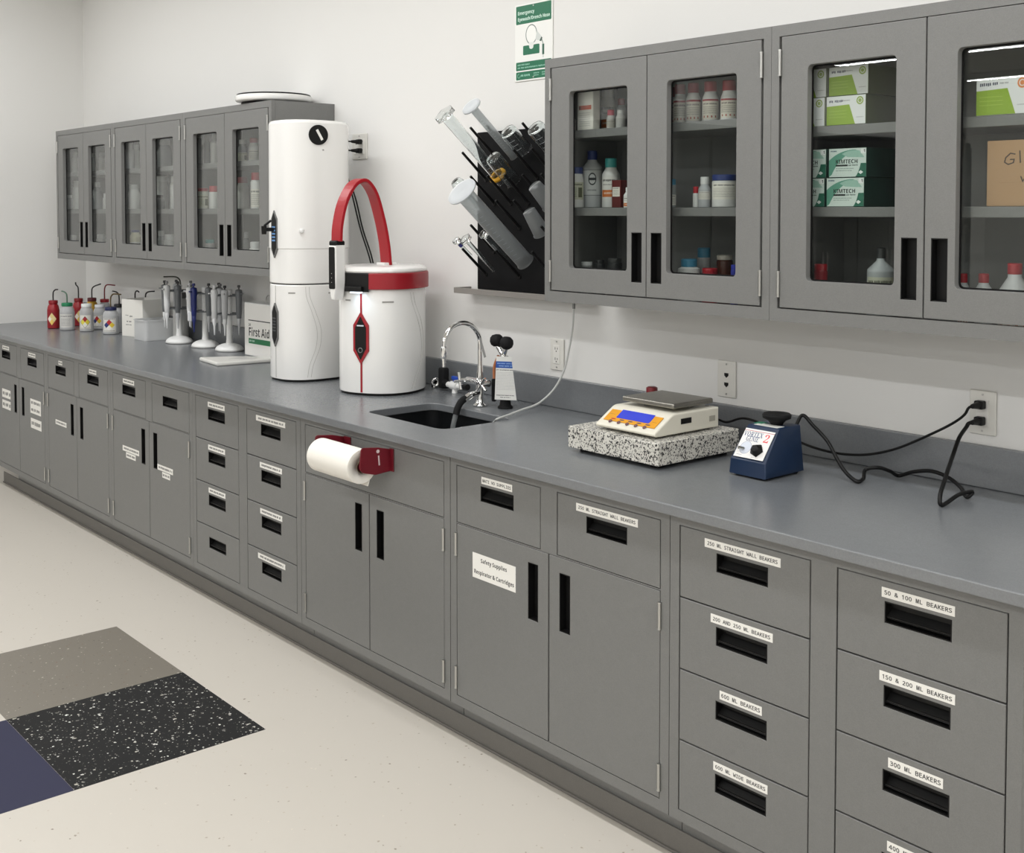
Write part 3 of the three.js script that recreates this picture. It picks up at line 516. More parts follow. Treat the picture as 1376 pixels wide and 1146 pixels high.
{
  const w = 0.195, d = 0.15, h = 0.212, k = 0.003, y = h / 2, yw = 0.22, fl = onY(164.5, 450.8, TOP), lc = V(w / 2 * Math.cos(yw) - d / 2 * Math.sin(yw), 0, -w / 2 * Math.sin(yw) - d / 2 * Math.cos(yw));
  const t = thing('carton', 'white open cardboard carton behind the clear tub', 'box', [fl.x + lc.x, TOP, fl.z + lc.z], yw);
  const face = canvas(256, 420, (c) => { c.fillStyle = '#e9e7e0'; c.fillRect(0, 0, 256, 420); words(c, 46, 176, 36, 10, '#777'); words(c, 100, 182, 26, 18, '#555'); words(c, 60, 244, 60, 16, '#444'); words(c, 50, 284, 70, 12, '#777'); });
  obj('walls', [box(w, h, k, 0, y, -d / 2), box(k, h, d, w / 2, y, 0), box(k, h, d, -w / 2, y, 0), box(w, k, d, 0, k, 0), box(w, h, k, 0, y, d / 2)], M.whiteMatt, t);
  obj('printed_face', box(w - 0.002, h - 0.004, 0.0006, 0, y, d / 2 + 0.002), print(face, 0.7), t);
  const q = onY(195, 459, TOP).add(V(-0.087, 0, -0.092));
  const u = thing('plastic_tub', 'cloudy plastic tub in front of the white carton', 'tub', [q.x, TOP, q.z], 0);
  const s = rrect(-0.082, -0.088, 0.082, 0.088, 0.02); s.holes.push(rrect(-0.079, -0.085, 0.079, 0.085, 0.018, THREE.Path));
  obj('walls', [extrude(s, 0.11).rotateX(-Math.PI / 2).translate(0, 0.004, 0), extrude(rrect(-0.082, -0.088, 0.082, 0.088, 0.02), 0.004).rotateX(-Math.PI / 2).translate(0, 0.0005, 0)], tubPlastic, u);
  const rim = rrect(-0.087, -0.093, 0.087, 0.093, 0.024); rim.holes.push(rrect(-0.08, -0.086, 0.08, 0.086, 0.018, THREE.Path));
  obj('rim', extrude(rim, 0.006).rotateX(-Math.PI / 2).translate(0, 0.108, 0), tubPlastic, u);
}
washBottle(243, 0.085, 0.042, 0.265, C(0xc9c9c6), C(0x6d6d6b), C(0x55554f), [1.9, 0.07, 0.085, 0.004], 'tall wash bottle with a long bent spout behind the first pipette stand');
// pipette stands with their pipettes
const pipGrey = C(0xb9babb, 0.35), pipWhite = C(0xdedfdf, 0.35), pipDark = C(0x6b6e70, 0.4), pipBlue = C(0x1f2a6a, 0.35);
function pipette(t0, ang, r, y, mats, label, multi) {
  const x = t0.position.x + Math.cos(ang) * r, z = t0.position.z + Math.sin(ang) * r;
  const t = thing('pipette', label, 'pipette', [x, y, z], -ang, 'pipettes hanging in the stands');
  obj('grip', lathe([[0, 0.0], [0.012, 0.0], [0.0155, 0.04], [0.0165, 0.10], [0.019, 0.125], [0.017, 0.145], [0.007, 0.149], [0, 0.149]], 14), mats[0], t);
  obj('shaft', multi ? [rbox(0.022, 0.05, 0.075, 0.006, 0, -0.005, 0), ...[-2, -1, 0, 1, 2].map((k) => cyl(0.002, 0.004, 0.03, 0, -0.058, k * 0.014, 8))] : lathe([[0, -0.085], [0.0028, -0.085], [0.006, -0.04], [0.011, -0.02], [0.011, 0.005], [0, 0.005]], 12), mats[1], t);
  obj('plunger', [cyl(0.004, 0.004, 0.014, 0, 0.144, 0, 10), cyl(0.0085, 0.0075, 0.012, 0, 0.158, 0, 14)], mats[2], t);
  obj('finger_hook', rbox(0.03, 0.007, 0.012, 0.002, 0.016, 0.128, 0), mats[0], t);
}
function stand(px, py, label, pips) {
  const p = onY(px, py, TOP), t = thing('pipette_stand', label, 'pipette stand', [p.x, TOP, p.z], 0, 'white carousel pipette stands');
  obj('base', new THREE.SphereGeometry(1, 32, 14, 0, 6.283, 0, Math.PI / 2).scale(0.082, 0.036, 0.07).translate(0, 0.004, 0), M.white, t);
  obj('base_rim', lathe([[0, 0.0005], [0.98, 0.0005], [1, 0.003], [0.98, 0.008], [0, 0.008]].map(([a, b]) => [a * 0.083, b]), 36).scale(1, 1, 0.86), C(0xa9a9a7), t);
  obj('column', lathe([[0.019, 0.03], [0.0155, 0.06], [0.0145, 0.16], [0.016, 0.30], [0.018, 0.315], [0, 0.318]], 18), M.white, t);
  for (const y of [0.19, 0.285]) obj('carousel_ring', [new THREE.TorusGeometry(0.06, 0.0035, 8, 36).rotateX(Math.PI / 2).translate(0, y, 0), ...[0, 1, 2].map((k) => bar(V(0, y, 0), V(Math.cos(k * 1.047) * 0.06, y, Math.sin(k * 1.047) * 0.06), 0.0035).clone()), ...[0, 1, 2].map((k) => bar(V(0, y, 0), V(-Math.cos(k * 1.047) * 0.06, y, -Math.sin(k * 1.047) * 0.06), 0.0035))], pipDark, t);
  pips.forEach(([a, mats, lab, multi]) => pipette(t, a, 0.078, TOP + 0.17, mats, lab, multi));
}
stand(241, 460.5, 'pipette stand nearest the clear tub', [[2.3, [pipDark, pipWhite, C(0x222222)], 'grey pipette on the tub side of the first stand'], [1.35, [pipWhite, pipWhite, C(0x8a8a8a)], 'pale slim pipette facing the room on the first stand'], [0.5, [pipDark, pipGrey, C(0x1a1a1a)], 'dark grey pipette with black plunger on the first stand'], [-0.5, [pipDark, pipGrey, C(0x777777)], 'grey pipette facing the second stand, on the first stand'], [3.4, [pipGrey, pipWhite, C(0x555555)], 'pipette on the far side of the first stand']]);
stand(276, 466, 'middle pipette stand holding the blue pipette', [[2.0, [pipWhite, pipWhite, C(0xcccccc)], 'white multichannel pipette on the middle stand', true], [1.25, [pipBlue, pipBlue, pipBlue], 'navy blue pipette on the middle stand'], [0.2, [pipDark, pipGrey, C(0x333333)], 'grey pipette at the right of the blue one'], [-0.7, [pipDark, pipGrey, C(0x222222)], 'grey pipette at the back of the middle stand']]);
stand(308.5, 471, 'pipette stand beside the first aid box', [[1.7, [pipWhite, pipWhite, C(0xe0e0e0)], 'white pipette facing the middle stand, on the third stand'], [0.75, [pipGrey, pipWhite, C(0x1d1d1d)], 'pale pipette with black plunger facing the room on the third stand'], [-0.2, [pipDark, pipGrey, C(0x555555)], 'grey pipette next to the first aid box'], [3.0, [pipGrey, pipGrey, C(0x777777)], 'grey pipette at the back of the third stand']]);
{
  const p = onTop(329, 0.135), w = 0.36, h = 0.265, d = 0.1;
  const t = thing('first_aid_box', 'white first aid box with green stripe behind the tall dispenser', 'first aid box', [p.x + w / 2, TOP, 0.085], 0.02);
  const tex = canvas(720, 530, (c) => { c.fillStyle = '#eceae5'; c.fillRect(0, 0, 720, 530); c.fillStyle = '#222'; c.fillRect(76, 164, 560, 10); c.font = 'bold 120px sans-serif'; c.textBaseline = 'middle'; c.fillText('First Aid', 76, 290, 430); c.font = 'bold 40px sans-serif'; c.fillText('24', 80, 216); c.fillStyle = '#1c7548'; c.fillRect(80, 356, 560, 54); words(c, 96, 372, 110, 20, '#cfe3d7'); });
  obj('case', rbox(w, h, d, 0.006, 0, h / 2, 0, 3), M.white, t);
  obj('printed_front', box(w - 0.012, h - 0.012, 0.0008, 0, h / 2, d / 2 + 0.0003), print(tex, 0.4), t);
  obj('handle', tube([V(-0.05, h - 0.002, 0), V(-0.048, h + 0.025, 0), V(-0.03, h + 0.038, 0), V(0.03, h + 0.038, 0), V(0.048, h + 0.025, 0), V(0.05, h - 0.002, 0)], 0.003, 30, 7), M.steel, t);
}
{ // padded white pouch lying on the worktop
  const pts = [[268, 485], [292, 492.5], [372, 486.5], [368, 484], [314, 483.5]].map(([x, y]) => onY(x, y, TOP)), c0 = pts.reduce((a, p) => a.add(p), V(0, 0, 0)).multiplyScalar(0.2);
  const t = thing('padded_pouch', 'flat white plastic pouch lying in front of the first aid box', 'pouch', [c0.x, TOP, c0.z]);
  const g = extrude(poly(pts.map((p) => [p.x - c0.x, -(p.z - c0.z)])), 0.018, 0.007, 3).rotateX(-Math.PI / 2).translate(0, 0.0005, 0);
  obj('sleeve', g, C(0xe2e0da, 0.35), t);
  obj('printed_patch', box(0.12, 0.0008, 0.09, 0.02, 0.019, 0.0), print(plainPrint, 0.4), t).rotation.y = 0.6;
}

// ------------------------------------------------------------------ sink fittings
{
  const p = onTop(645, 0.205), b = V(p.x, TOP, 0.205);
  const t = thing('faucet', 'chrome gooseneck laboratory faucet behind the sink', 'faucet', [b.x, b.y, b.z]);
  obj('flange', lathe([[0, 0.0005], [0.026, 0.0005], [0.026, 0.006], [0.017, 0.012], [0.013, 0.03], [0.013, 0.075], [0, 0.075]]), M.chrome, t);
  obj('valve_body', [bar(V(-0.075, 0.088, 0), V(0.05, 0.088, 0), 0.013), bar(V(0, 0.06, 0), V(0, 0.125, 0), 0.016, 0.013), new THREE.SphereGeometry(0.019, 16, 12).translate(0, 0.088, 0)], M.chrome, t);
  for (const [x, a] of [[-0.075, 0.2], [0.052, 0.9]]) obj('cross_handle', [bar(V(x, 0.088, 0), V(x, 0.088, 0.035), 0.009), bar(V(x - 0.032 * Math.cos(a), 0.088 - 0.032 * Math.sin(a), 0.036), V(x + 0.032 * Math.cos(a), 0.088 + 0.032 * Math.sin(a), 0.036), 0.0055, 0.0055), bar(V(x + 0.032 * Math.sin(a), 0.088 - 0.032 * Math.cos(a), 0.036), V(x - 0.032 * Math.sin(a), 0.088 + 0.032 * Math.cos(a), 0.036), 0.0055)], M.chrome, t);
  const g = [V(0, 0.12, 0), V(0, 0.2, 0), V(0, 0.255, 0.004), V(0, 0.298, 0.038), V(0, 0.312, 0.085), V(0, 0.298, 0.132), V(0, 0.258, 0.162), V(0, 0.225, 0.166)];
  obj('gooseneck', tube(g, 0.0085, 60, 12), M.chrome, t);
  obj('collar', [cyl(0.012, 0.0105, 0.03, 0, 0.12, 0, 16)], M.chrome, t);
  obj('serrated_nozzle', lathe([[0.0055, 0.158], [0.0065, 0.165], [0.0055, 0.166], [0.0075, 0.176], [0.006, 0.177], [0.0085, 0.188], [0.007, 0.189], [0.0115, 0.2], [0.0125, 0.228], [0.009, 0.232]], 16).translate(0, 0, 0.166), M.chrome, t);
  obj('lower_outlet', [bar(V(0, 0.05, 0.008), V(0.004, 0.045, 0.05), 0.012), bar(V(0.004, 0.045, 0.05), V(0.002, 0.03, 0.075), 0.013, 0.013)], M.chrome, t);
  obj('rubber_nozzle', tube([V(0.002, 0.036, 0.068), V(0.001, 0.026, 0.088), V(0, 0.002, 0.105), V(0, -0.02, 0.112)], 0.0125, 20, 12), M.rubber, t);
  obj('clear_hose', tube([V(0, -0.016, 0.112), V(-0.002, -0.06, 0.124), V(-0.004, -0.12, 0.13)], 0.009, 16, 12), M.cloudy, t);
  obj('hanging_strap', box(0.012, 0.075, 0.0012).rotateZ(0.42).translate(0.022, 0.218, 0.006), C(0x8d8d8b, 0.4), t);
}
{
  const p = onTop(611, 0.09);
  const t = thing('supply_valve', 'white ball valve with a blue lever on the backsplash side of the sink', 'valve', [p.x, TOP, 0.09]);
  obj('body', [bar(V(-0.045, 0.03, 0), V(0.045, 0.03, 0), 0.0115), bar(V(-0.02, 0.03, 0), V(0.02, 0.03, 0), 0.017), cyl(0.012, 0.01, 0.02, 0, 0.0005, 0)], M.white, t);
  obj('lever', [cyl(0.007, 0.007, 0.012, 0, 0.044, 0), rbox(0.04, 0.014, 0.014, 0.004, 0.004, 0.06, 0)], C(0x1846b0), t);
  obj('hose_barb', bar(V(0.043, 0.03, 0), V(0.09, 0.034, 0.006), 0.009, 0.012), M.rubber, t);
  obj('coupling', [bar(V(-0.045, 0.03, 0), V(-0.07, 0.034, 0), 0.014), rbox(0.036, 0.085, 0.036, 0.01, -0.086, 0.05, -0.01)], M.rubber, t);
  const q = onTop(583, 0.055);
  const u = thing('drain_cock', 'small chrome tap knob between the tank dispenser and the sink', 'tap', [q.x, TOP, 0.055]);
  obj('body', [bar(V(0, 0.022, 0), V(0.025, 0.022, 0.01), 0.009), cyl(0.012, 0.01, 0.022, 0, 0.0005, 0)], M.chrome, u);
  obj('wheel', new THREE.TorusGeometry(0.014, 0.005, 8, 20).rotateY(1.0).translate(0.028, 0.024, 0.012), M.chrome, u);
}
{
  const p = onTop(679, 0.165);
  const t = thing('eyewash', 'deck eyewash with two black cups and a hanging inspection tag', 'eyewash', [p.x, TOP, 0.165]);
  obj('base', lathe([[0, 0.0005], [0.028, 0.0005], [0.028, 0.006], [0.021, 0.012], [0.017, 0.05], [0, 0.052]]), M.rubber, t);
  obj('stem', [cyl(0.012, 0.011, 0.14, 0, 0.05, 0)], C(0x4f4f4f, 0.4), t);
  obj('yoke', [bar(V(-0.01, 0.19, 0), V(-0.042, 0.222, 0), 0.009), bar(V(-0.01, 0.19, 0), V(0.003, 0.218, 0), 0.009), new THREE.SphereGeometry(0.014, 14, 10).translate(-0.008, 0.188, 0)], M.chrome, t);
  for (const [x, y] of [[-0.046, 0.222], [0.004, 0.217]]) obj('spray_cup', lathe([[0, 0], [0.012, 0], [0.022, 0.008], [0.0255, 0.02], [0.023, 0.034], [0.014, 0.043], [0, 0.045]]).rotateZ((x + 0.02) * -6).translate(x, y, 0), M.rubber, t);
  obj('hose', tube([V(-0.026, 0.19, 0.01), V(-0.044, 0.15, 0.014), V(-0.046, 0.105, 0.014)], 0.006, 16, 8), C(0xb57048, 0.5), t);
  obj('lever', rbox(0.014, 0.085, 0.018, 0.006, -0.048, 0.062, 0.014), M.rubber, t);
  const tex = canvas(200, 420, (c) => { c.fillStyle = '#dcdcd8'; c.fillRect(0, 0, 200, 420); c.fillStyle = '#1c4fa0'; c.fillRect(0, 48, 200, 64); words(c, 24, 62, 150, 12, '#9fb9e2'); words(c, 40, 86, 120, 12, '#9fb9e2'); words(c, 16, 126, 170, 10, '#555'); for (let i = 0; i < 12; i++) words(c, 16, 152 + i * 15, 165, 5, '#aaa'); words(c, 16, 372, 160, 9, '#444'); words(c, 50, 392, 90, 8, '#444'); });
  const g = poly([[-0.030, 0.192], [0.026, 0.192], [0.046, 0.035], [-0.036, 0.035]]), eg = extrude(g, 0.0008), uvp = eg.attributes.position, uva = eg.attributes.uv;
  for (let i = 0; i < uvp.count; i++) uva.setXY(i, (uvp.getX(i) + 0.036) / 0.082, (uvp.getY(i) - 0.035) / 0.157);
  const tg = obj('inspection_tag', eg, print(tex, 0.5), t); tg.position.set(0.03, 0.002, 0.03); tg.rotation.y = 0.6;
  obj('tag_loop', tube([V(0.03, 0.19, 0.03), V(0.018, 0.2, 0.02), V(-0.004, 0.196, 0.012)], 0.0012, 10, 5), M.steel, t);
}
{ // white tube from the cabinet down into the sink
  const top = onZ(771, 411, 0.09);
  const pts = [V(top.x, WB + 0.004, 0.09), onZ(769.5, 440, 0.05), onZ(764.5, 470, 0.035), onZ(758, 497, 0.04), onZ(745, 522, 0.07), onZ(725, 541, 0.12), onY(700, 551, 0.93), onY(682, 558, 0.925), onY(668, 563, 0.920), V(-3.10, 0.905, 0.34), V(-3.14, 0.85, 0.36)];
  const t = thing('plastic_tube', 'thin white plastic tube hanging from the wall cabinet into the sink', 'tube', [0, 0, 0]);
  obj('hose', tube(pts, 0.0038, 90, 8), phys({ color: 0xe0e1de, roughness: 0.4, transmission: 0.3, thickness: 0 }), t);
  obj('fitting', cyl(0.005, 0.005, 0.045, top.x, WB - 0.046, 0.09, 10), C(0x6c6d6a), t);
}
// ------------------------------------------------------------------ paper towels on the sink cabinet
{
  const L = onZ(436, 604, 0.83), R = onZ(487, 633, 0.83), y = (L.y + R.y) / 2, len = 0.262, xc = (L.x + R.x) / 2, z = 0.838;
  const h = thing('towel_holder', 'maroon steel paper towel bracket screwed to the sink cabinet', 'towel holder', [xc, y, FACE + 0.001]);
  for (const s of [-1, 1]) {
    const sh = new THREE.Shape(); sh.moveTo(0, -0.025); sh.lineTo(0.06, -0.03); sh.lineTo(0.095, -0.021); sh.quadraticCurveTo(0.122, -0.016, 0.122, 0.006); sh.lineTo(0.116, 0.058); sh.quadraticCurveTo(0.114, 0.064, 0.106, 0.064); sh.lineTo(0.05, 0.058); sh.lineTo(0, 0.046); sh.closePath();
    const br = obj('bracket_arm', extrude(sh, 0.004, 0.001).rotateY(-Math.PI / 2).translate(s > 0 ? len / 2 + 0.012 : -len / 2 - 0.006, 0, 0), M.maroon, h);
    obj('flange', rbox(s > 0 ? 0.022 : 0.04, 0.075, 0.004, 0.001, s > 0 ? len / 2 + 0.019 : -len / 2 + 0.014, 0.0125, 0.0025), M.maroon, br);
    obj('pivot', bar(V(s * (len / 2 + 0.013), 0, 0.102), V(s * (len / 2 - 0.01), 0, 0.102), s > 0 ? 0.013 : 0.013), M.maroon, br);
    if (s > 0) obj('white_mark', [cyl(0.006, 0.006, 0.0006, 0, 0, 0, 14).rotateZ(-Math.PI / 2).translate(len / 2 + 0.0122, 0.046, 0.052), box(0.0006, 0.032, 0.005).rotateX(0.08).translate(len / 2 + 0.0125, 0.016, 0.048), cyl(0.004, 0.004, 0.0006, 0, 0, 0, 12).rotateZ(-Math.PI / 2).translate(len / 2 + 0.0122, 0.002, 0.098)], C(0xd9c9c9), br);
  }
  const t = thing('paper_towel_roll', 'white paper towel roll in the maroon bracket', 'paper towel', [xc, y, FACE + 0.103]);
  const roll = lathe([[0.021, -len / 2 + 0.004], [0.0545, -len / 2 + 0.004], [0.056, -len / 2 + 0.006], [0.056, len / 2 - 0.006], [0.0545, len / 2 - 0.004], [0.021, len / 2 - 0.004], [0.021, -len / 2 + 0.004]], 40).rotateZ(-Math.PI / 2);
  obj('paper', roll, std(0xf3efe6, 0.9, { bumpMap: grain, bumpScale: 0.0004 }), t);
  obj('core', lathe([[0.0185, -len / 2 + 0.003], [0.021, -len / 2 + 0.003], [0.021, len / 2 - 0.003], [0.0185, len / 2 - 0.003], [0.0185, -len / 2 + 0.003]], 24).rotateZ(-Math.PI / 2), C(0x8a7a66, 0.9), t);
  obj('loose_end', extrude(poly([[0.028, -0.049], [0.0305, -0.0475], [0.0245, -0.066], [0.022, -0.067]]), len - 0.012).translate(0, 0, -(len - 0.012) / 2).rotateY(Math.PI / 2), M.paper, t);
}
// ------------------------------------------------------------------ balance on its stone, vortex mixer, cords
const granite = speckles('#d6d3ca', [[3600, 5, 15, ['#161616', '#222222', '#3b3a38', '#0f0f0f']], [1400, 4, 12, ['#e6e3db', '#d8d5cc', '#a09d95']], [1800, 3, 9, ['#161616', '#2b2b2b']]], 1024);
const SLX0 = -2.545, SLX1 = -2.182, SLZ0 = 0.16, SLZ1 = 0.512, SLY = 0.990;
{
  const t = thing('granite_slab', 'speckled black and white granite weighing slab under the balance', 'stone slab', [(SLX0 + SLX1) / 2, TOP, (SLZ0 + SLZ1) / 2]);
  const w = SLX1 - SLX0, d = SLZ1 - SLZ0;
  obj('slab', boxUV(rbox(w, 0.064, d, 0.003, 0, SLY - TOP - 0.032, 0), 1 / 0.36), std(0xffffff, 0.35, { map: granite }), t);
  for (const sx of [-1, 1]) for (const sz of [-1, 1]) obj('rubber_foot', cyl(0.02, 0.02, 0.0115, sx * (w / 2 - 0.04), 0.0005, sz * (d / 2 - 0.04), 16), M.rubber, t);
}
{ // balance: local x across, z towards the room
  const w = 0.236, zb = 0.205, zf = 0.485, d = zf - zb, xc = (onY(889, 591, SLY).x) - w / 2 - 0.008;
  const t = thing('balance', 'cream laboratory balance with yellow display panel and steel pan', 'balance', [xc, SLY, 0], 0);
  const cream = C(0xe0dccd, 0.4);
  const prof = new THREE.Shape(); prof.moveTo(-zb, 0.006); prof.lineTo(-zb, 0.064); prof.lineTo(-zb - 0.19, 0.064); prof.quadraticCurveTo(-zb - 0.2, 0.064, -zb - 0.21, 0.058); prof.lineTo(-zf + 0.008, 0.020); prof.quadraticCurveTo(-zf, 0.016, -zf + 0.004, 0.010); prof.lineTo(-zf + 0.014, 0.006); prof.closePath();
  obj('housing', extrude(prof, w, 0.004, 2).rotateY(Math.PI / 2).translate(-w / 2, 0, 0), cream, t);
  for (const [x, z] of [[-0.09, zb + 0.04], [0.09, zb + 0.04], [-0.09, zf - 0.06], [0.09, zf - 0.06]]) obj('levelling_foot', cyl(0.01, 0.012, 0.0065, x, 0.0003, z, 14), C(0x8d8f98), t);
  const a0 = V(0, 0.0545, zb + 0.216), a1 = V(0, 0.0235, zf - 0.016), sl = a1.clone().sub(a0), ang = Math.atan2(-sl.y, sl.z), len = sl.length();
  const tex = canvas(640, 300, (c) => {
    c.fillStyle = '#dd9a1f'; c.fillRect(0, 0, 640, 300); c.fillStyle = '#2c3cc4'; c.fillRect(130, 36, 410, 150); c.fillStyle = '#5064e0'; c.fillRect(150, 66, 360, 90);
    c.fillStyle = '#8a6414'; c.fillRect(130, 24, 410, 5); words(c, 420, 44, 100, 12, '#c5cdf5');
    for (let i = 0; i < 5; i++) { c.fillStyle = i ? '#5d4a52' : '#b4312c'; c.beginPath(); c.ellipse(110 + i * 108, 244, 30, 17, 0, 0, 6.283); c.fill(); }
    words(c, 20, 120, 60, 12, '#8a5d10'); words(c, 566, 150, 50, 12, '#8a5d10');
  });
  const pg = new THREE.Group(); pg.name = 'control_panel'; t.add(pg); pg.position.copy(a0.clone().add(a1).multiplyScalar(0.5)).add(V(0, 0.0022, 0.0012)); pg.rotation.x = ang;
  obj('panel_face', box(w - 0.034, 0.0016, len - 0.01), [C(0xdd9a1f), C(0xdd9a1f), print(tex, 0.35), C(0xdd9a1f), C(0xdd9a1f), C(0xdd9a1f)], pg);
  obj('display', rbox(0.128, 0.002, 0.036, 0.0008, 0.004, 0.0012, -0.009), new THREE.MeshStandardMaterial({ color: 0x2c3ab0, roughness: 0.2, emissive: 0x3443d0, emissiveIntensity: 0.3 }), pg);
  obj('button', [0, 1, 2, 3, 4].map((i) => cyl(0.0062, 0.0055, 0.0014, -0.07 + i * 0.034, 0.0008, 0.026, 16)), C(0x6b4a52, 0.4), pg);
  obj('pan', boxUV(rbox(0.205, 0.015, 0.176, 0.005, 0.002, 0.0825, zb + 0.096), 2), std(0x9b9890, 0.38, { metalness: 0.9, map: grainTone }), t);
  obj('pan_support', cyl(0.07, 0.05, 0.016, 0, 0.0625, zb + 0.097), C(0x88857c), t);
  obj('side_slot', rbox(0.0015, 0.016, 0.045, 0.0006, w / 2 + 0.0005, 0.04, zf - 0.135), M.black, t);
  obj('rating_plate', box(0.0008, 0.016, 0.026, w / 2 + 0.0003, 0.034, zb + 0.03), C(0xa7a396), t);
  obj('level_window', cyl(0.006, 0.006, 0.002, 0.08, 0.0635, zb + 0.008, 12), C(0x888888), t);
  const p = onZ(876, 526, 0.178);
  const r = thing('red_stopper', 'small dark red stopper standing behind the balance pan', 'stopper', [p.x, SLY, 0.178]);
  obj('cap', lathe([[0.016, 0.062], [0.018, 0.065], [0.018, 0.085], [0.013, 0.088], [0, 0.088]]), C(0x6d0f18, 0.4), r);
  obj('vial', lathe([[0, 0.0008], [0.014, 0.0008], [0.0145, 0.005], [0.0145, 0.063], [0, 0.063]]), C(0x7a5a50, 0.3), r);
}
{
  const x0 = -2.032, x1 = -1.908, z0 = 0.222, z1 = 0.39, w = x1 - x0, xc = (x0 + x1) / 2;
  const t = thing('vortex_mixer', 'blue vortex mixer with black cup and white front plate', 'mixer', [xc, TOP, 0]);
  const blue = std(0x0a2544, 0.42), s = new THREE.Shape();
  s.moveTo(-z0, 0.006); s.lineTo(-z0 - 0.006, 0.132); s.lineTo(-z0 - 0.094, 0.132); s.quadraticCurveTo(-z0 - 0.1, 0.132, -z0 - 0.104, 0.127); s.lineTo(-z1 + 0.0, 0.046); s.lineTo(-z1 - 0.002, 0.006); s.closePath();
  const g = extrude(s, w, 0.004, 2).rotateY(Math.PI / 2).translate(-w / 2, 0, 0), gp = g.attributes.position;
  for (let i = 0; i < gp.count; i++) { const y = gp.getY(i); gp.setX(i, gp.getX(i) * (1 - 0.16 * Math.max(0, y - 0.01) / 0.13)); }
  g.computeVertexNormals();
  obj('housing', toCreasedNormals(g, 0.6), blue, t);
  for (const [x, z] of [[-1, z0 + 0.02], [1, z0 + 0.02], [-1, z1 - 0.02], [1, z1 - 0.02]]) obj('foot', cyl(0.008, 0.01, 0.0065, x * 0.045, 0.0003, z, 12), M.rubber, t);
  const tex = canvas(512, 440, (c) => {
    c.fillStyle = '#e4e2de'; c.fillRect(0, 0, 512, 440); c.fillStyle = '#a53a48'; c.fillRect(0, 26, 512, 8);
    c.fillStyle = '#1d3566'; c.font = 'bold 100px serif'; c.textBaseline = 'middle'; c.fillText('VORTEX', 10, 82, 330); c.fillText('GENIE', 80, 152, 220);
    c.fillStyle = '#d02a30'; c.font = 'bold 170px serif'; c.fillText('2', 372, 116);
    c.strokeStyle = '#8894b0'; c.lineWidth = 7; c.beginPath(); c.arc(140, 290, 92, 0, 6.283); c.stroke(); c.fillStyle = '#c9cfda'; c.beginPath(); c.arc(140, 290, 84, 0, 6.283); c.fill();
    c.strokeStyle = '#999'; c.lineWidth = 3; c.beginPath(); c.arc(350, 310, 88, 2.4, 7.0); c.stroke(); words(c, 300, 222, 60, 12, '#a55'); words(c, 40, 400, 90, 12, '#999'); words(c, 300, 410, 110, 10, '#999');
  });
  const a0 = V(0, 0.124, z0 + 0.1085), a1 = V(0, 0.05, z1 - 0.0005), sl = a1.clone().sub(a0), len = sl.length(), P = new THREE.Group();
  P.name = 'front_plate'; t.add(P); P.position.copy(a0.clone().add(a1).multiplyScalar(0.5)); P.rotation.x = Math.atan2(-sl.y, sl.z); P.position.add(V(0, Math.cos(P.rotation.x) * 0.0016, Math.sin(P.rotation.x) * 0.0016));
  obj('plate', box(0.098, 0.0014, len - 0.006), [M.whiteMatt, M.whiteMatt, print(tex, 0.35), M.whiteMatt, M.whiteMatt, M.whiteMatt], P);
  obj('dial', lathe([[0.02, 0], [0.019, 0.004], [0.013, 0.0125], [0.010, 0.017], [0, 0.0175]], 5).rotateY(0.3).translate(0.018, 0.0008, 0.018), M.black, P);
  obj('toggle', bar(V(-0.026, 0.001, 0.018), V(-0.034, 0.014, 0.024), 0.0035, 0.0045), M.steel, P);
  obj('top_label', [box(0.078, 0.0012, 0.03, 0.005, 0.1325, z0 + 0.082)], C(0xd9dad4, 0.5), t);
  obj('top_sticker', box(0.026, 0.0012, 0.03, -0.036, 0.1325, z0 + 0.065), C(0x1e7a5a, 0.5), t);
  obj('rubber_cup', lathe([[0.016, 0.132], [0.018, 0.137], [0.026, 0.145], [0.0385, 0.151], [0.0395, 0.160], [0.036, 0.1635], [0.024, 0.160], [0, 0.157]], 36).translate(0.008, 0, z0 + 0.052), M.rubber, t);
}
function cord(name, label, pts, r, plugAt, plugFrom) {
  const t = thing(name, label, 'cord', [0, 0, 0], 0, 'black power cords');
  obj('cable', tube(pts, r, pts.length * 14, 8), M.black, t);
  const q = obj('plug', [rbox(0.024, 0.022, 0.022, 0.004, 0, 0, 0.011), cyl(0.0095, 0.006, 0.03, 0, 0, 0, 12).rotateX(Math.PI / 2).translate(0, 0, 0.02)], M.black, t);
  q.position.set(plugAt.x, plugAt.y, 0.0105); return q;
}
const oP = onZ(1322, 554, 0);
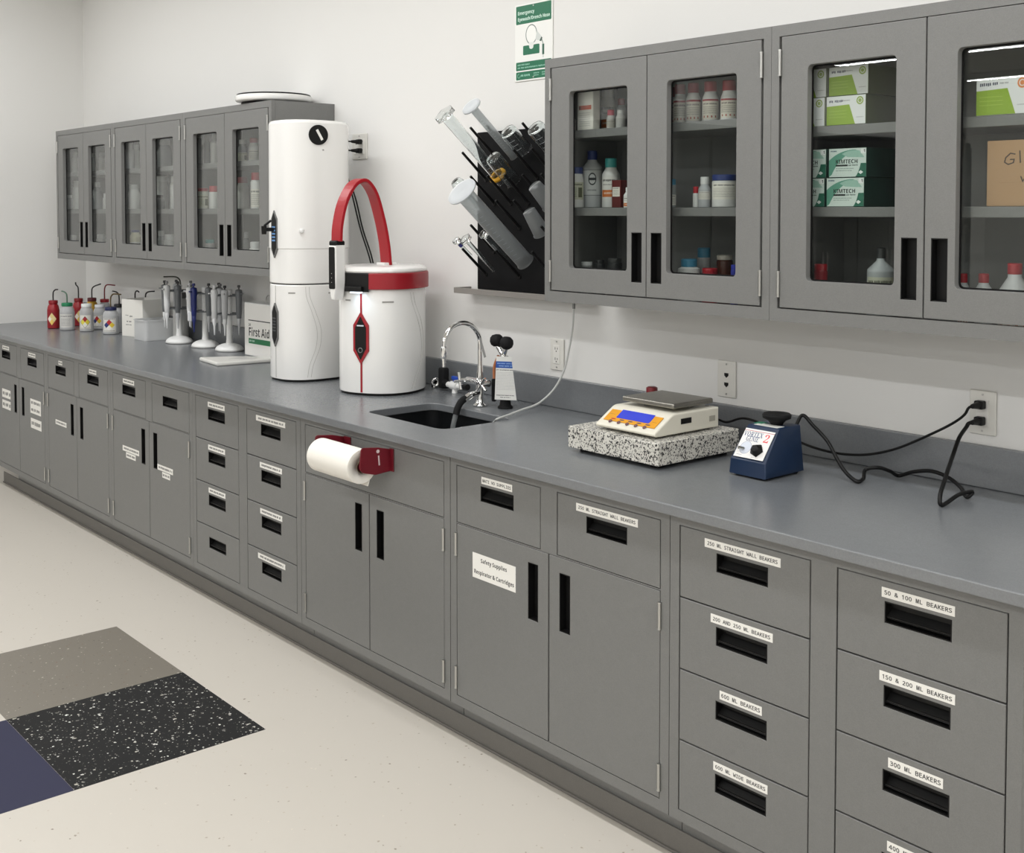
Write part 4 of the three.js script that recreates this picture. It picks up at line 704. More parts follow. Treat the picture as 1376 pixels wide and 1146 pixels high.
{
  const up = V(oP.x, oP.y + 0.022, 0), dn = V(oP.x, oP.y - 0.02, 0), dk = TOP + 0.0068;
  const zd = onY(1264, 678, dk).z; const fit = (l) => l.map(([x, y, how, v]) => how === 'y' ? onY(x, y, v) : onZ(x, y, v));
  cord('power_cord', 'thin black balance cord sagging along the backsplash to the outlet', [V(-2.39, SLY + 0.03, 0.196), V(-2.36, SLY + 0.028, 0.17), V(-2.30, SLY + 0.01, 0.125), ...fit([[975, 567, 'z', 0.12], [1000, 562, 'z', 0.12], [1040, 576, 'z', 0.10], [1082, 597, 'z', 0.08], [1120, 608, 'z', 0.07], [1160, 611, 'z', 0.06], [1200, 604, 'z', 0.055], [1245, 586, 'z', 0.05], [1283, 567, 'z', 0.055], [1297, 556, 'z', 0.062]]), V(up.x - 0.008, up.y - 0.004, 0.062), V(up.x, up.y, 0.045)], 0.0036, up);
  cord('power_cord', 'thick black vortex mixer cord looping over the worktop to the outlet', [V(-1.965, TOP + 0.11, 0.218), V(-1.955, TOP + 0.115, 0.205), ...fit([[1078, 558, 'z', 0.185], [1093, 572, 'z', 0.19], [1112, 593, 'z', 0.20], [1124, 615, 'z', 0.21], [1136, 634, 'z', 0.215], [1152, 647, 'y', dk], [1160, 643, 'y', dk + 0.004], [1163, 631, 'y', dk + 0.022], [1178, 628, 'y', dk + 0.03], [1196, 633, 'y', dk + 0.016], [1207, 639, 'y', dk], [1227, 634, 'y', dk + 0.018], [1252, 633, 'y', dk + 0.03], [1275, 642, 'y', dk + 0.024], [1291, 655, 'y', dk + 0.012], [1300, 668, 'y', dk], [1307, 661, 'y', dk + 0.012], [1290, 664, 'y', dk + 0.012], [1264, 678, 'y', dk], [1263, 668, 'z', zd - 0.005], [1271, 640, 'z', zd * 0.8], [1281, 610, 'z', zd * 0.55], [1289, 588, 'z', zd * 0.38 + 0.01], [1299, 573, 'z', 0.068]]), V(dn.x - 0.008, dn.y - 0.003, 0.063), V(dn.x, dn.y, 0.045)], 0.0052, dn);
  const q = onZ(484.5, 197, 0), u1 = V(q.x + 0.02, q.y + 0.02, 0), u2 = V(q.x + 0.02, q.y - 0.02, 0);
  const run = (a, k) => [V(a.x, a.y, 0.05), V(a.x - 0.01, a.y - 0.002, 0.085), V(q.x - 0.005, a.y - 0.02, 0.105), V(q.x + 0.01, a.y - 0.07, 0.10), V(q.x + 0.07, 1.70, 0.09 - k), V(q.x + 0.12, 1.55, 0.08 - k), V(q.x + 0.17, 1.42, 0.065 - k), V(q.x + 0.21, 1.25, 0.05), V(q.x + 0.22 + k, TOP + 0.03, 0.05)];
  cord('power_cord', 'black cord from the upper plug, hanging behind the tank dispenser', run(u1, 0).reverse(), 0.0035, u1);
  cord('power_cord', 'black cord from the lower plug, hanging behind the tank dispenser', run(u2, 0.012).reverse(), 0.0035, u2);
}
// ------------------------------------------------------------------ drying rack with glassware
const RX0 = -3.592, RX1 = -2.985, RY0 = 1.325, RY1 = 1.938;
const PD = V(0, 0.655, 0.756);          // the way the pegs point: up and out
{
  const t = thing('drying_rack', 'black pegboard drying rack for glassware on the wall', 'drying rack', [RX0, RY0, 0.001]);
  obj('board', rbox(RX1 - RX0, RY1 - RY0, 0.018, 0.003, (RX1 - RX0) / 2, (RY1 - RY0) / 2, 0.0095), M.blackMatt, t);
  const peg = merge([bar(V(0, 0, 0), PD.clone().multiplyScalar(0.155), 0.0062, 0.005, 10), cyl(0.011, 0.009, 0.006, 0, 0, 0, 12).rotateX(Math.PI / 2)]);
  const held = [[706, 352, 0.045, 0.032], [675, 243, 0.045, 0.03], [691, 211, 0.045, 0.0155], [704, 202, 0.06, 0.033], [690, 244, 0.05, 0.031], [741, 198, 0.06, 0.034], [728, 313, 0.06, 0.031], [740, 275, 0.06, 0.033], [648, 283, 0.05, 0.026], [664, 363, 0.045, 0.012], [680, 347, 0.045, 0.0125], [633, 344, 0.08, 0.01]].map(([x, y, z, r]) => { const p = onZ(x, y, z); return [p.x, p.y * PD.z - p.z * PD.y, r]; });
  const clash = (x, y) => held.some(([hx, hv, hr]) => { const q = Math.hypot(RX0 + x - hx, (RY0 + y) * PD.z - 0.019 * PD.y - hv); return q < hr + (hr === 0.032 ? 0.03 : 0.009) && q > hr - 0.012; });     // no peg cuts through a vessel's wall
  for (let r = 0; r < 6; r++) for (let c = 0; c < 6; c++) {
    const x = 0.055 + c * 0.1 + (r % 2) * 0.05, y = 0.06 + r * 0.092; if (x > RX1 - RX0 - 0.03 || clash(x, y)) continue;
    at(obj('peg', peg, M.black, t), x, y, 0.018);
  }
  const tr = obj('drip_tray', [rbox(0.72, 0.006, 0.085, 0.002, 0.3, -0.012, 0.046), rbox(0.72, 0.022, 0.004, 0.0015, 0.3, -0.004, 0.088), rbox(0.004, 0.022, 0.085, 0.0015, -0.058, -0.004, 0.046), rbox(0.004, 0.022, 0.085, 0.0015, 0.658, -0.004, 0.046)], C(0x8a8681, 0.35), t);
}
function onPeg(name, label, cat, px, py, z, build) {        // the mouth slips over a peg; the axis follows it
  const p = onZ(px, py, z), t = thing(name, label, cat, [p.x, p.y, p.z], 0, 'glassware on the drying rack');
  t.quaternion.setFromUnitVectors(V(0, 1, 0), PD.clone().normalize());
  build(t); return t;
}
function shellTube(r, h, k = 0.0015) { return lathe([[r, 0], [r, h], [r - k, h], [r - k, 0.0], [r, 0]], 28); }
function gradCyl(t, r, h, br, mat, footMat, hex) {            // mouth at 0, foot at h
  obj('tube', lathe(mat === M.solidGlass ? [[r * 1.12, 0], [r, 0.008], [r, h - 0.008], [r * 0.6, h - 0.002], [0.0001, h - 0.002], [0.0001, h - 0.006], [r * 0.5, h - 0.006], [r - 0.0022, h - 0.012], [r - 0.0022, 0.006], [r * 1.12, 0]] : [[r * 1.12, 0], [r, 0.008], [r, h - 0.008], [r * 0.6, h - 0.002], [0, h - 0.002]], 28), mat, t);
  obj('foot', lathe([[0, h - 0.001], [r * 1.05, h - 0.001], [br * 0.55, h + 0.002], [br, h + 0.004], [br, h + 0.012], [br * 0.7, h + 0.014], [0, h + 0.010]], hex || 36), footMat, t);
  const marks = []; for (let i = 0; i < 14; i++) marks.push(new THREE.TorusGeometry(r + 0.0003, 0.0005, 4, 10, i % 5 ? 0.5 : 1.0).rotateX(Math.PI / 2).rotateY(-0.6).translate(0, 0.05 + i * (h - 0.09) / 14, 0));
  obj('graduation', marks, C(0x9aa0a2), t);
}
onPeg('graduated_cylinder', 'large frosted plastic graduated cylinder across the drying rack', 'cylinder', 706, 352, 0.045, (t) => gradCyl(t, 0.032, 0.385, 0.058, M.cloudy, M.frosted));
onPeg('graduated_cylinder', 'clear glass graduated cylinder with yellow bumper ring', 'cylinder', 675, 243, 0.045, (t) => { gradCyl(t, 0.023, 0.352, 0.044, M.solidGlass, M.solidGlass, 6); obj('bumper_ring', new THREE.TorusGeometry(0.028, 0.009, 10, 30).rotateX(Math.PI / 2).translate(0, 0.03, 0), C(0xe0a51e, 0.5), t); });
onPeg('graduated_cylinder', 'frosted graduated cylinder at the top of the drying rack', 'cylinder', 691, 211, 0.045, (t) => gradCyl(t, 0.0155, 0.262, 0.038, M.cloudy, M.frosted));
const beaker = (r, h) => (t) => { obj('wall', lathe([[r * 1.07, 0], [r, 0.006], [r, h - 0.008], [r * 0.9, h], [0.0001, h], [0.0001, h - 0.004], [r * 0.86, h - 0.004], [r - 0.0025, h - 0.01], [r - 0.0025, 0.006], [r * 1.04, 0.0005], [r * 1.07, 0]], 30), M.solidGlass, t); obj('graduation', [0.3, 0.5, 0.7].map((q) => new THREE.TorusGeometry(r + 0.0003, 0.0006, 4, 12, 0.8).rotateX(Math.PI / 2).rotateY(-0.6).translate(0, h * q, 0)), C(0xb5babb), t); };
onPeg('beaker', 'glass beaker beside the frosted cylinder, near the rack top', 'beaker', 704, 202, 0.06, beaker(0.033, 0.105));
onPeg('beaker', 'glass beaker touching the yellow bumper ring', 'beaker', 690, 244, 0.05, beaker(0.031, 0.135));
onPeg('beaker', 'glass beaker at the rack top beside the wall cabinet', 'beaker', 741, 198, 0.06, beaker(0.034, 0.105));
const cup = (r, h) => (t) => obj('wall', lathe([[r * 1.1, 0], [r, 0.004], [r * 0.78, h], [0, h]], 28), M.cloudy, t);
onPeg('plastic_cup', 'cloudy plastic cup low on the rack beside the wall cabinet', 'cup', 728, 313, 0.06, (t) => { cup(0.031, 0.1)(t); t.rotateX(-0.2); });
onPeg('plastic_cup', 'cloudy plastic cup half hidden by the wall cabinet edge', 'cup', 740, 275, 0.06, cup(0.033, 0.1));
const flask = (r, h, hex) => (t) => { obj('wall', lathe([[0.011, 0], [0.009, 0.01], [0.0085, h * 0.45], [0.012, h * 0.52], [r, h * 0.75], [r, h * 0.92], [r * 0.8, h], [0.0001, h], [0.0001, h - 0.003], [r * 0.78, h - 0.003], [r - 0.002, h * 0.9], [r - 0.002, h * 0.75], [0.0105, h * 0.53], [0.0068, h * 0.45], [0.0072, 0.01], [0.011, 0]], 24), M.solidGlass, t); };
onPeg('volumetric_flask', 'small glass flask behind the large cylinder foot', 'flask', 648, 283, 0.05, flask(0.026, 0.17));
onPeg('graduated_cylinder', 'slim glass cylinder below the large frosted cylinder', 'cylinder', 664, 363, 0.045, (t) => gradCyl(t, 0.0085, 0.175, 0.026, M.solidGlass, M.solidGlass, 6));
onPeg('graduated_cylinder', 'short glass cylinder between the large cylinder and the slim one', 'cylinder', 680, 347, 0.045, (t) => gradCyl(t, 0.0125, 0.135, 0.02, M.solidGlass, M.solidGlass));
onPeg('graduated_cylinder', 'tiny glass cylinder with a blue mark at the rack edge', 'cylinder', 633, 344, 0.08, (t) => { gradCyl(t, 0.007, 0.085, 0.017, M.solidGlass, M.solidGlass); obj('blue_mark', shellTube(0.0088, 0.012).translate(0, 0.062, 0), C(0x3b3d86), t); });

// ------------------------------------------------------------------ what stands in the wall cabinets
const paperTex = {
  lines: canvas(256, 160, (c) => { c.fillStyle = '#e6e2d8'; c.fillRect(0, 0, 256, 160); words(c, 20, 14, 200, 16, '#555'); for (let i = 0; i < 6; i++) words(c, 20, 48 + i * 16, 200, 7, '#8d8a84'); }),
  redtop: canvas(256, 160, (c) => { c.fillStyle = '#ebe4d6'; c.fillRect(0, 0, 256, 160); c.fillStyle = '#a3202c'; c.fillRect(0, 0, 256, 14); words(c, 20, 30, 190, 14, '#6b5a52'); for (let i = 0; i < 4; i++) words(c, 20, 58 + i * 16, 200, 7, '#9b948a'); for (let i = 0; i < 4; i++) { c.fillStyle = '#b2553c'; c.fillRect(30 + i * 52, 130, 18, 16); } }),
  orange: canvas(256, 160, (c) => { c.fillStyle = '#e4e2dc'; c.fillRect(0, 0, 256, 160); c.fillStyle = '#d2763a'; c.fillRect(0, 92, 256, 50); words(c, 20, 16, 200, 16, '#454545'); words(c, 20, 50, 200, 9, '#888'); words(c, 40, 108, 150, 14, '#f1e2d3'); }),
  green: canvas(256, 160, (c) => { c.fillStyle = '#c9c9b2'; c.fillRect(0, 0, 256, 160); words(c, 20, 14, 200, 16, '#4c5040'); c.fillStyle = '#5a5e44'; c.fillRect(160, 50, 60, 90); for (let i = 0; i < 6; i++) words(c, 20, 52 + i * 15, 120, 7, '#777b66'); }),
  ring: canvas(256, 200, (c) => { c.fillStyle = '#d0d1cf'; c.fillRect(0, 0, 256, 200); c.strokeStyle = '#3b3d3f'; c.lineWidth = 10; c.beginPath(); c.arc(128, 72, 42, 0, 6.283); c.stroke(); c.fillStyle = '#3b3d3f'; c.fillRect(84, 62, 88, 20); words(c, 70, 150, 110, 14, '#888'); c.fillRect(0, 0, 256, 5); c.fillRect(0, 192, 256, 6); }),
};
const matPaper = {}; for (const k in paperTex) matPaper[k] = new THREE.MeshStandardMaterial({ map: paperTex[k], roughness: 0.6, side: THREE.DoubleSide });
const bodyWhite = C(0xdfdedb, 0.4), bodyGrey = C(0xb7b8b8, 0.4), amber = phys({ color: 0x5d2a16, roughness: 0.2, transmission: 0.3, thickness: 0 }), bodyClear = phys({ color: 0xd5d9da, roughness: 0.15, transmission: 0.6, thickness: 0 });
// px: column of its axis, top: row of its top, w: width in pixels, y: the shelf that it stands on, z: depth on that shelf
function vessel(name, label, cat, group, [px, top, w, y, z], o) {
  const left = px < 149 ? -7.382 : px < 245 ? -6.477 : px < 365 ? -5.572 : px < 1036 ? -2.855 : -1.95;
  let p = onZ(px, top, z), s = mpp(p), r = w / 2 * s;
  while (p.x - r < left + 0.022 && z < 0.295 - r) { z += 0.005; p = onZ(px, top, z); s = mpp(p); r = w / 2 * s; }     // it stands clear of the cabinet's side
  if (p.x - r < left + 0.022) p.x = left + 0.022 + r;
  if (z + r > 0.298) { z = 0.298 - r; p = onZ(px, top, z); }
  const h = Math.max(0.03, p.y - y), t = thing(name, label, cat, [p.x, y + 0.0008, z], 0, group);
  const capH = o.capH ?? Math.min(0.03, h * 0.2), capR = r * (o.cap ?? 0.6), sh = o.shoulder ?? Math.min(r * 0.9, h * 0.22), bh = h - capH;
  obj('body', lathe([[0, 0], [r * 0.94, 0], [r, r * 0.06], [r, bh - sh], [r * 0.97, bh - sh * 0.8], [capR * 0.95, bh - sh * 0.15], [capR * 0.92, bh + capH * 0.3], [0, bh + capH * 0.3]], 24), o.body, t);
  obj('cap', lathe([[capR * 0.96, bh], [capR, bh + capH * 0.06], [capR, h - capH * 0.12], [capR * 0.92, h], [0, h]], 24), o.capMat, t);
  if (o.label) { const [k, y0, y1, arc] = o.label, g = new THREE.CylinderGeometry(r + 0.0006, r + 0.0006, (bh - sh) * (y1 - y0), 18, 1, true, -(arc || 2.4) / 2, arc || 2.4).translate(0, (bh - sh) * (y0 + y1) / 2, 0); const m = obj('label', g, matPaper[k], t); m.rotation.y = Math.atan2(EYE.x - p.x, EYE.z - z); }
  return t;
}
const S1 = 1.892, S2 = SHELF, S2b = 1.854, FL = FLOOR_IN, gA = 'reagent bottles in the cabinet beside the drying rack';
const red = C(0xb01f2b, 0.4), teal = C(0x3f9a96, 0.4), navy = C(0x23356f, 0.4), sky = C(0x3f86a5, 0.4), whiteCap = C(0xe6e6e4, 0.4);
function boxThing(name, label, cat, group, x0, y, zf, w, h, d, mats) {
  const t = thing(name, label, cat, [x0 + w / 2, y + 0.0006, zf - d / 2], 0, group);
  obj('case', rbox(w, h, d, 0.0015, 0, h / 2, 0), mats.side, t);
  if (mats.front) obj('printed_front', box(w - 0.002, h - 0.002, 0.0005, 0, h / 2, d / 2 + 0.0002), mats.front, t);
  if (mats.right) obj('printed_side', box(0.0005, h - 0.002, d - 0.002, w / 2 + 0.0002, h / 2, 0), mats.right, t);
  return t;
}
// upper shelf, left door
{
  const p = onZ(776, 165, 0.265), q = onZ(797, 165, 0.265), tex = canvas(160, 360, (c) => { c.fillStyle = '#e3e0d8'; c.fillRect(0, 0, 160, 360); words(c, 18, 20, 40, 26, '#555'); words(c, 18, 60, 110, 10, '#999'); c.fillStyle = '#c4532f'; c.fillRect(14, 190, 130, 30); c.fillStyle = '#6b2a18'; c.fillRect(14, 196, 20, 20); for (let i = 0; i < 7; i++) words(c, 18, 240 + i * 15, 110, 6, '#aaa'); });
  boxThing('reagent_carton', 'tall white carton with an orange band on the upper shelf', 'box', gA, p.x, S1, 0.265, q.x - p.x, 0.165, 0.03, { side: C(0xd8d5cc, 0.7), front: print(tex, 0.6) });
}
vessel('reagent_bottle', 'plain white bottle beside the tall carton with the orange band', 'bottle', gA, [767, 152, 14, S1, 0.17], { body: bodyWhite, capMat: whiteCap });
vessel('reagent_bottle', 'tall white canister with orange print on the upper shelf', 'bottle', gA, [817, 119, 19, S1, 0.15], { body: bodyWhite, capMat: whiteCap, cap: 0.85, label: ['orange', 0.02, 0.95] });
vessel('reagent_bottle', 'small white bottle with a pink-red cap before the tall canister', 'bottle', gA, [821, 148, 12, S1, 0.22], { body: bodyWhite, capMat: C(0xb8324a), cap: 0.8, capH: 0.018, label: ['lines', 0.1, 0.9] });
vessel('reagent_bottle', 'short white bottle at the right end of the orange-print shelf', 'bottle', gA, [834, 148, 13, S1, 0.22], { body: bodyWhite, capMat: whiteCap, cap: 0.7 });
vessel('reagent_bottle', 'white bottle with a dull red cap behind the short white one', 'bottle', gA, [835, 133, 12, S1, 0.13], { body: bodyGrey, capMat: C(0x8c2630), cap: 0.8 });
// middle shelf, left door
vessel('reagent_bottle', 'white bottle with a blue cap and green label', 'bottle', gA, [774, 225, 21, S2, 0.19], { body: bodyWhite, capMat: navy, cap: 0.9, capH: 0.022, label: ['green', 0.3, 0.95] });
vessel('reagent_bottle', 'large grey-white bottle with a black ring emblem', 'bottle', gA, [796, 203, 27, S2, 0.15], { body: C(0xc4c5c5), capMat: navy, cap: 0.5, label: ['ring', 0.3, 0.98, 2.2] });
vessel('reagent_bottle', 'white bottle with a teal cap and orange label', 'bottle', gA, [821, 213, 24, S2, 0.17], { body: bodyWhite, capMat: teal, cap: 0.65, label: ['orange', 0.25, 0.95] });
{ const p = onZ(822, 260, 0.225), q = onZ(834, 260, 0.225), t = boxThing('reagent_carton', 'dark red square carton in front of the teal-capped bottle', 'box', gA, p.x, S2, 0.225, q.x - p.x, 0.087, 0.035, { side: C(0x5f1b18, 0.6) }); obj('paper_label', box((q.x - p.x) * 0.8, 0.03, 0.0005, 0, 0.05, 0.0178), matPaper.lines, t); }
vessel('reagent_bottle', 'small white bottle with an orange label beside the dark red carton', 'bottle', gA, [845, 252, 14, S2, 0.225], { body: bodyWhite, capMat: whiteCap, cap: 0.6, label: ['orange', 0.0, 0.9] });
vessel('reagent_jar', 'low white lidded pot alone on the cabinet bottom', 'jar', gA, [788.5, 352, 15, FL, 0.2], { body: C(0x9c9d9b), capMat: whiteCap, cap: 1, capH: 0.012, shoulder: 0.001 });
vessel('reagent_jar', 'dark low pot beside the white lidded pot', 'jar', gA, [806, 349, 14, FL, 0.2], { body: C(0x3a3b3b), capMat: C(0x2c2d2d), cap: 0.9, capH: 0.012, shoulder: 0.002 });
vessel('reagent_jar', 'wide dark pot behind the door stile, beside the other dark pot', 'jar', gA, [826, 347, 20, FL, 0.19], { body: C(0x333434), capMat: C(0x3d3d3c), cap: 0.9, capH: 0.014, shoulder: 0.002 });
// upper shelf, right door: red-capped bottles
[[903, 118, 15, 0.15], [914, 114, 18, 0.19], [932, 112, 20, 0.2], [955, 110, 22, 0.21], [980, 108.5, 23, 0.22]].forEach(([px, top, w, z]) => vessel('reagent_bottle', 'white bottle with red cap in the row of red-capped bottles', 'bottle', 'row of white bottles with red caps', [px, top, w, S1, z], { body: bodyWhite, capMat: C(0x9c1e28, 0.45), cap: 0.78, capH: 0.03, label: ['redtop', 0.1, 0.98] }));
// middle shelf, right door
vessel('sample_vial', 'clear vial with a light blue cap', 'vial', gA, [903, 241, 11, S2, 0.2], { body: bodyClear, capMat: sky, cap: 0.95, capH: 0.018, shoulder: 0.004, label: ['lines', 0.1, 0.6] });
vessel('sample_vial', 'tiny white vial with a red cap beside the grey-label bottle', 'vial', gA, [935, 251, 8, S2, 0.21], { body: bodyWhite, capMat: red, cap: 0.9, capH: 0.02, shoulder: 0.003 });
vessel('reagent_bottle', 'grey-white bottle between the red vial and the blue-lid tub', 'bottle', gA, [947, 238, 17, S2, 0.2], { body: C(0xbdbec0), capMat: whiteCap, cap: 0.68, capH: 0.022, label: ['lines', 0.45, 0.9] });
vessel('reagent_jar', 'wide white jar with a blue lid and paper label', 'jar', gA, [974, 235, 34, S2, 0.2], { body: bodyWhite, capMat: navy, cap: 1.0, capH: 0.018, shoulder: 0.003, label: ['lines', 0.3, 0.95] });
// bottom, right door
vessel('reagent_jar', 'white jar with a turquoise lid on the cabinet bottom', 'jar', gA, [926, 348, 30, FL, 0.2], { body: bodyWhite, capMat: sky, cap: 0.72, capH: 0.024, shoulder: 0.006 });
vessel('reagent_bottle', 'bottle with a light blue cap behind the turquoise-lid jar', 'bottle', gA, [946, 333, 18, FL, 0.12], { body: bodyGrey, capMat: sky, cap: 0.95, capH: 0.03, shoulder: 0.004 });
vessel('reagent_jar', 'flat red lid pot beside the turquoise-lid jar', 'jar', gA, [954, 360.5, 21, FL, 0.2], { body: C(0xa82431), capMat: red, cap: 1, capH: 0.012, shoulder: 0.001 });
vessel('reagent_jar', 'brown jar with a pale lid on the cabinet bottom', 'jar', gA, [974, 343, 22, FL, 0.15], { body: amber, capMat: C(0xb9b3a8), cap: 0.95, capH: 0.014, shoulder: 0.004, label: ['lines', 0.05, 0.5] });
vessel('reagent_jar', 'small bright blue cap beside the brown jar', 'jar', gA, [987, 356, 10, FL, 0.2], { body: C(0x2b35a0), capMat: C(0x2a36a8), cap: 0.9, capH: 0.014, shoulder: 0.002 });

// glove boxes and wipe boxes
const gB = 'boxes and bottles in the cabinet of gloves and wipes';
const gloveFront = (disc) => canvas(384, 240, (c) => { c.fillStyle = '#e6e7e6'; c.fillRect(0, 0, 384, 240); c.fillStyle = '#8fae2c'; c.beginPath(); c.moveTo(0, 82); c.lineTo(226, 74); c.lineTo(284, 240); c.lineTo(0, 240); c.fill(); words(c, 26, 30, 130, 22, '#33354e'); words(c, 170, 34, 60, 10, '#888'); c.strokeStyle = disc; c.lineWidth = 12; c.beginPath(); c.arc(330, 46, 28, 0, 6.283); c.stroke(); c.fillStyle = disc; c.beginPath(); c.arc(330, 46, 16, 0, 6.283); c.fill(); for (let i = 0; i < 3; i++) words(c, 24, 120 + i * 26, 170, 8, '#a9c355'); words(c, 296, 180, 66, 8, '#aaa'); });
const gF = print(gloveFront('#93a94c'), 0.4), gO = print(gloveFront('#dd8446'), 0.4), gS = C(0x8a9a48, 0.5);
{
  const zf = 0.268, w = 0.118, h = 0.0755, d = 0.225, a = onZ(1110.5, 150, zf).x, g2 = 'white and green glove boxes';
  boxThing('glove_box', 'lower white and green glove box of the full stack on the upper shelf', 'glove box', g2, a, S2b, zf, w, h, d, { side: C(0x54603a, 0.5), front: gF });
  boxThing('glove_box', 'upper white and green glove box of the full stack on the upper shelf', 'glove box', g2, a + 0.004, S2b + h + 0.001, zf - 0.004, w, h, d, { side: C(0x54603a, 0.5), front: gF });
  boxThing('glove_box', 'lower glove box half hidden by the door stile', 'glove box', g2, a - w - 0.005, S2b, zf, w, h, d, { side: C(0x54603a, 0.5), front: gF });
  boxThing('glove_box', 'upper glove box half hidden by the door stile', 'glove box', g2, a - w - 0.003, S2b + h + 0.001, zf - 0.003, w, h, d, { side: C(0x54603a, 0.5), front: gF });
  const b = onZ(1311.5, 140, zf).x;
  boxThing('glove_box', 'single glove box with an orange disc on its front', 'glove box', g2, b, S2b, zf, 0.13, 0.088, 0.225, { side: C(0xd9dad6, 0.5), front: gO });
}
{
  const tex = canvas(512, 360, (c) => {
    c.fillStyle = '#cfdcd5'; c.fillRect(0, 0, 512, 360);
    c.fillStyle = '#5f9a85'; c.beginPath(); c.moveTo(0, 150); c.quadraticCurveTo(140, 20, 360, 16); c.lineTo(430, 40); c.quadraticCurveTo(180, 40, 40, 330); c.lineTo(0, 360); c.fill();
    c.fillStyle = '#9cc0b1'; c.beginPath(); c.moveTo(180, 70); c.quadraticCurveTo(280, 10, 420, 30); c.lineTo(490, 120); c.lineTo(260, 110); c.fill();
    c.fillStyle = '#2c6a55'; c.beginPath(); c.moveTo(512, 190); c.lineTo(440, 190); c.quadraticCurveTo(420, 300, 370, 360); c.lineTo(512, 360); c.fill();
    c.fillStyle = '#e9ece9'; c.beginPath(); c.moveTo(440, 280); c.lineTo(474, 304); c.lineTo(440, 330); c.lineTo(408, 304); c.fill();
    c.fillStyle = '#16211c'; c.font = 'bold 72px sans-serif'; c.textBaseline = 'middle'; c.fillText('KIMTECH', 92, 166, 310); c.fillRect(96, 204, 166, 22); words(c, 270, 206, 130, 18, '#44544d'); words(c, 96, 250, 250, 10, '#6b7f76'); words(c, 96, 276, 220, 10, '#6b7f76'); words(c, 24, 22, 80, 20, '#2f4a68'); c.fillStyle = '#e9ece9'; c.fillRect(440, 8, 66, 60); c.fillStyle = '#222'; c.font = 'bold 54px sans-serif'; c.fillText('1', 474, 38);
  });
  const kF = print(tex, 0.4), kS = C(0x24423a, 0.5), zf = 0.268, w = 0.113, h = 0.0755, d = 0.215, a = onZ(1110.5, 262, zf).x, g3 = 'green and white wipe boxes';
  boxThing('wipe_box', 'lower green and white wipe box of the full stack', 'wipe box', g3, a, S2, zf, w, h, d, { side: kS, front: kF });
  boxThing('wipe_box', 'upper green and white wipe box of the full stack', 'wipe box', g3, a + 0.004, S2 + h + 0.001, zf - 0.003, w, h, d, { side: kS, front: kF });
  boxThing('wipe_box', 'lower wipe box half hidden by the door stile', 'wipe box', g3, a - w - 0.006, S2, zf, w, h, d, { side: kS, front: kF });
  boxThing('wipe_box', 'upper wipe box half hidden by the door stile', 'wipe box', g3, a - w - 0.004, S2 + h + 0.001, zf - 0.003, w, h, d, { side: kS, front: kF });
}
{
  const zf = 0.262, a = onZ(1326, 240, zf).x, b = onZ(1326, 190, zf).y - S2;
  const tex = canvas(512, 400, (c) => { c.fillStyle = '#b08d68'; c.fillRect(0, 0, 512, 400); c.strokeStyle = '#9a7854'; c.lineWidth = 2; c.beginPath(); c.moveTo(60, 258); c.lineTo(512, 250); c.stroke(); c.strokeStyle = '#3b2d22'; c.lineWidth = 7; c.lineCap = 'round';
    const L = (pts) => { c.beginPath(); pts.forEach(([x, y], i) => i ? c.lineTo(x, y) : c.moveTo(x, y)); c.stroke(); };
    L([[152, 84], [128, 78], [102, 104], [96, 132], [116, 146], [144, 136], [148, 116], [128, 116]]); L([[178, 66], [182, 136]]); L([[208, 136], [226, 70], [250, 134]]); L([[214, 112], [244, 110]]); L([[300, 76], [276, 82], [282, 104], [304, 112], [300, 132], [274, 132]]); L([[352, 74], [328, 80], [334, 102], [356, 110], [352, 130], [326, 130]]);
    L([[186, 222], [196, 250], [212, 226], [226, 250], [240, 220]]); L([[208, 276], [222, 266], [236, 278], [250, 270]]); });
  boxThing('cardboard_box', 'brown cardboard box with handwriting on the middle shelf', 'box', gB, a, S2, zf, 0.225, b, 0.17, { side: M.card, front: print(tex, 0.85) });
}
vessel('squeeze_bottle', 'grey bottle with a black cap and green label on the cabinet bottom', 'bottle', gB, [1184, 333, 36, FL, 0.2], { body: C(0xaeb2b2, 0.35), capMat: C(0x3a3c3c), cap: 0.32, capH: 0.028, shoulder: 0.036, label: ['green', 0.1, 0.9] });
vessel('reagent_jar', 'red-capped jar beside a white strip on the cabinet bottom', 'jar', gB, [1103, 355, 18, FL, 0.2], { body: C(0x9a2630), capMat: red, cap: 0.95, capH: 0.016, shoulder: 0.004 });
{ const p = onZ(1089, 370, 0.27), q = onZ(1096, 370, 0.27); boxThing('reagent_carton', 'narrow pale carton beside the red-capped jar', 'box', gB, p.x, FL, 0.27, q.x - p.x, 0.055, 0.05, { side: C(0xb5b4ae, 0.6) }); }
vessel('reagent_bottle', 'small red-capped bottle next to the door gap', 'bottle', gB, [1295, 368, 14, FL, 0.2], { body: C(0xc9c9c8), capMat: red, cap: 0.7, capH: 0.022, label: ['redtop', 0, 0.6] });
vessel('reagent_bottle', 'middle red-capped bottle with sloping shoulders', 'bottle', gB, [1322, 368, 22, FL, 0.2], { body: C(0xcfcfce), capMat: red, cap: 0.62, capH: 0.022, shoulder: 0.02 });
vessel('reagent_bottle', 'largest conical red-capped bottle under the cardboard box', 'bottle', gB, [1364, 354, 42, FL, 0.2], { body: C(0xcfcfce), capMat: red, cap: 0.45, capH: 0.026, shoulder: 0.05, label: ['redtop', 0, 0.6] });

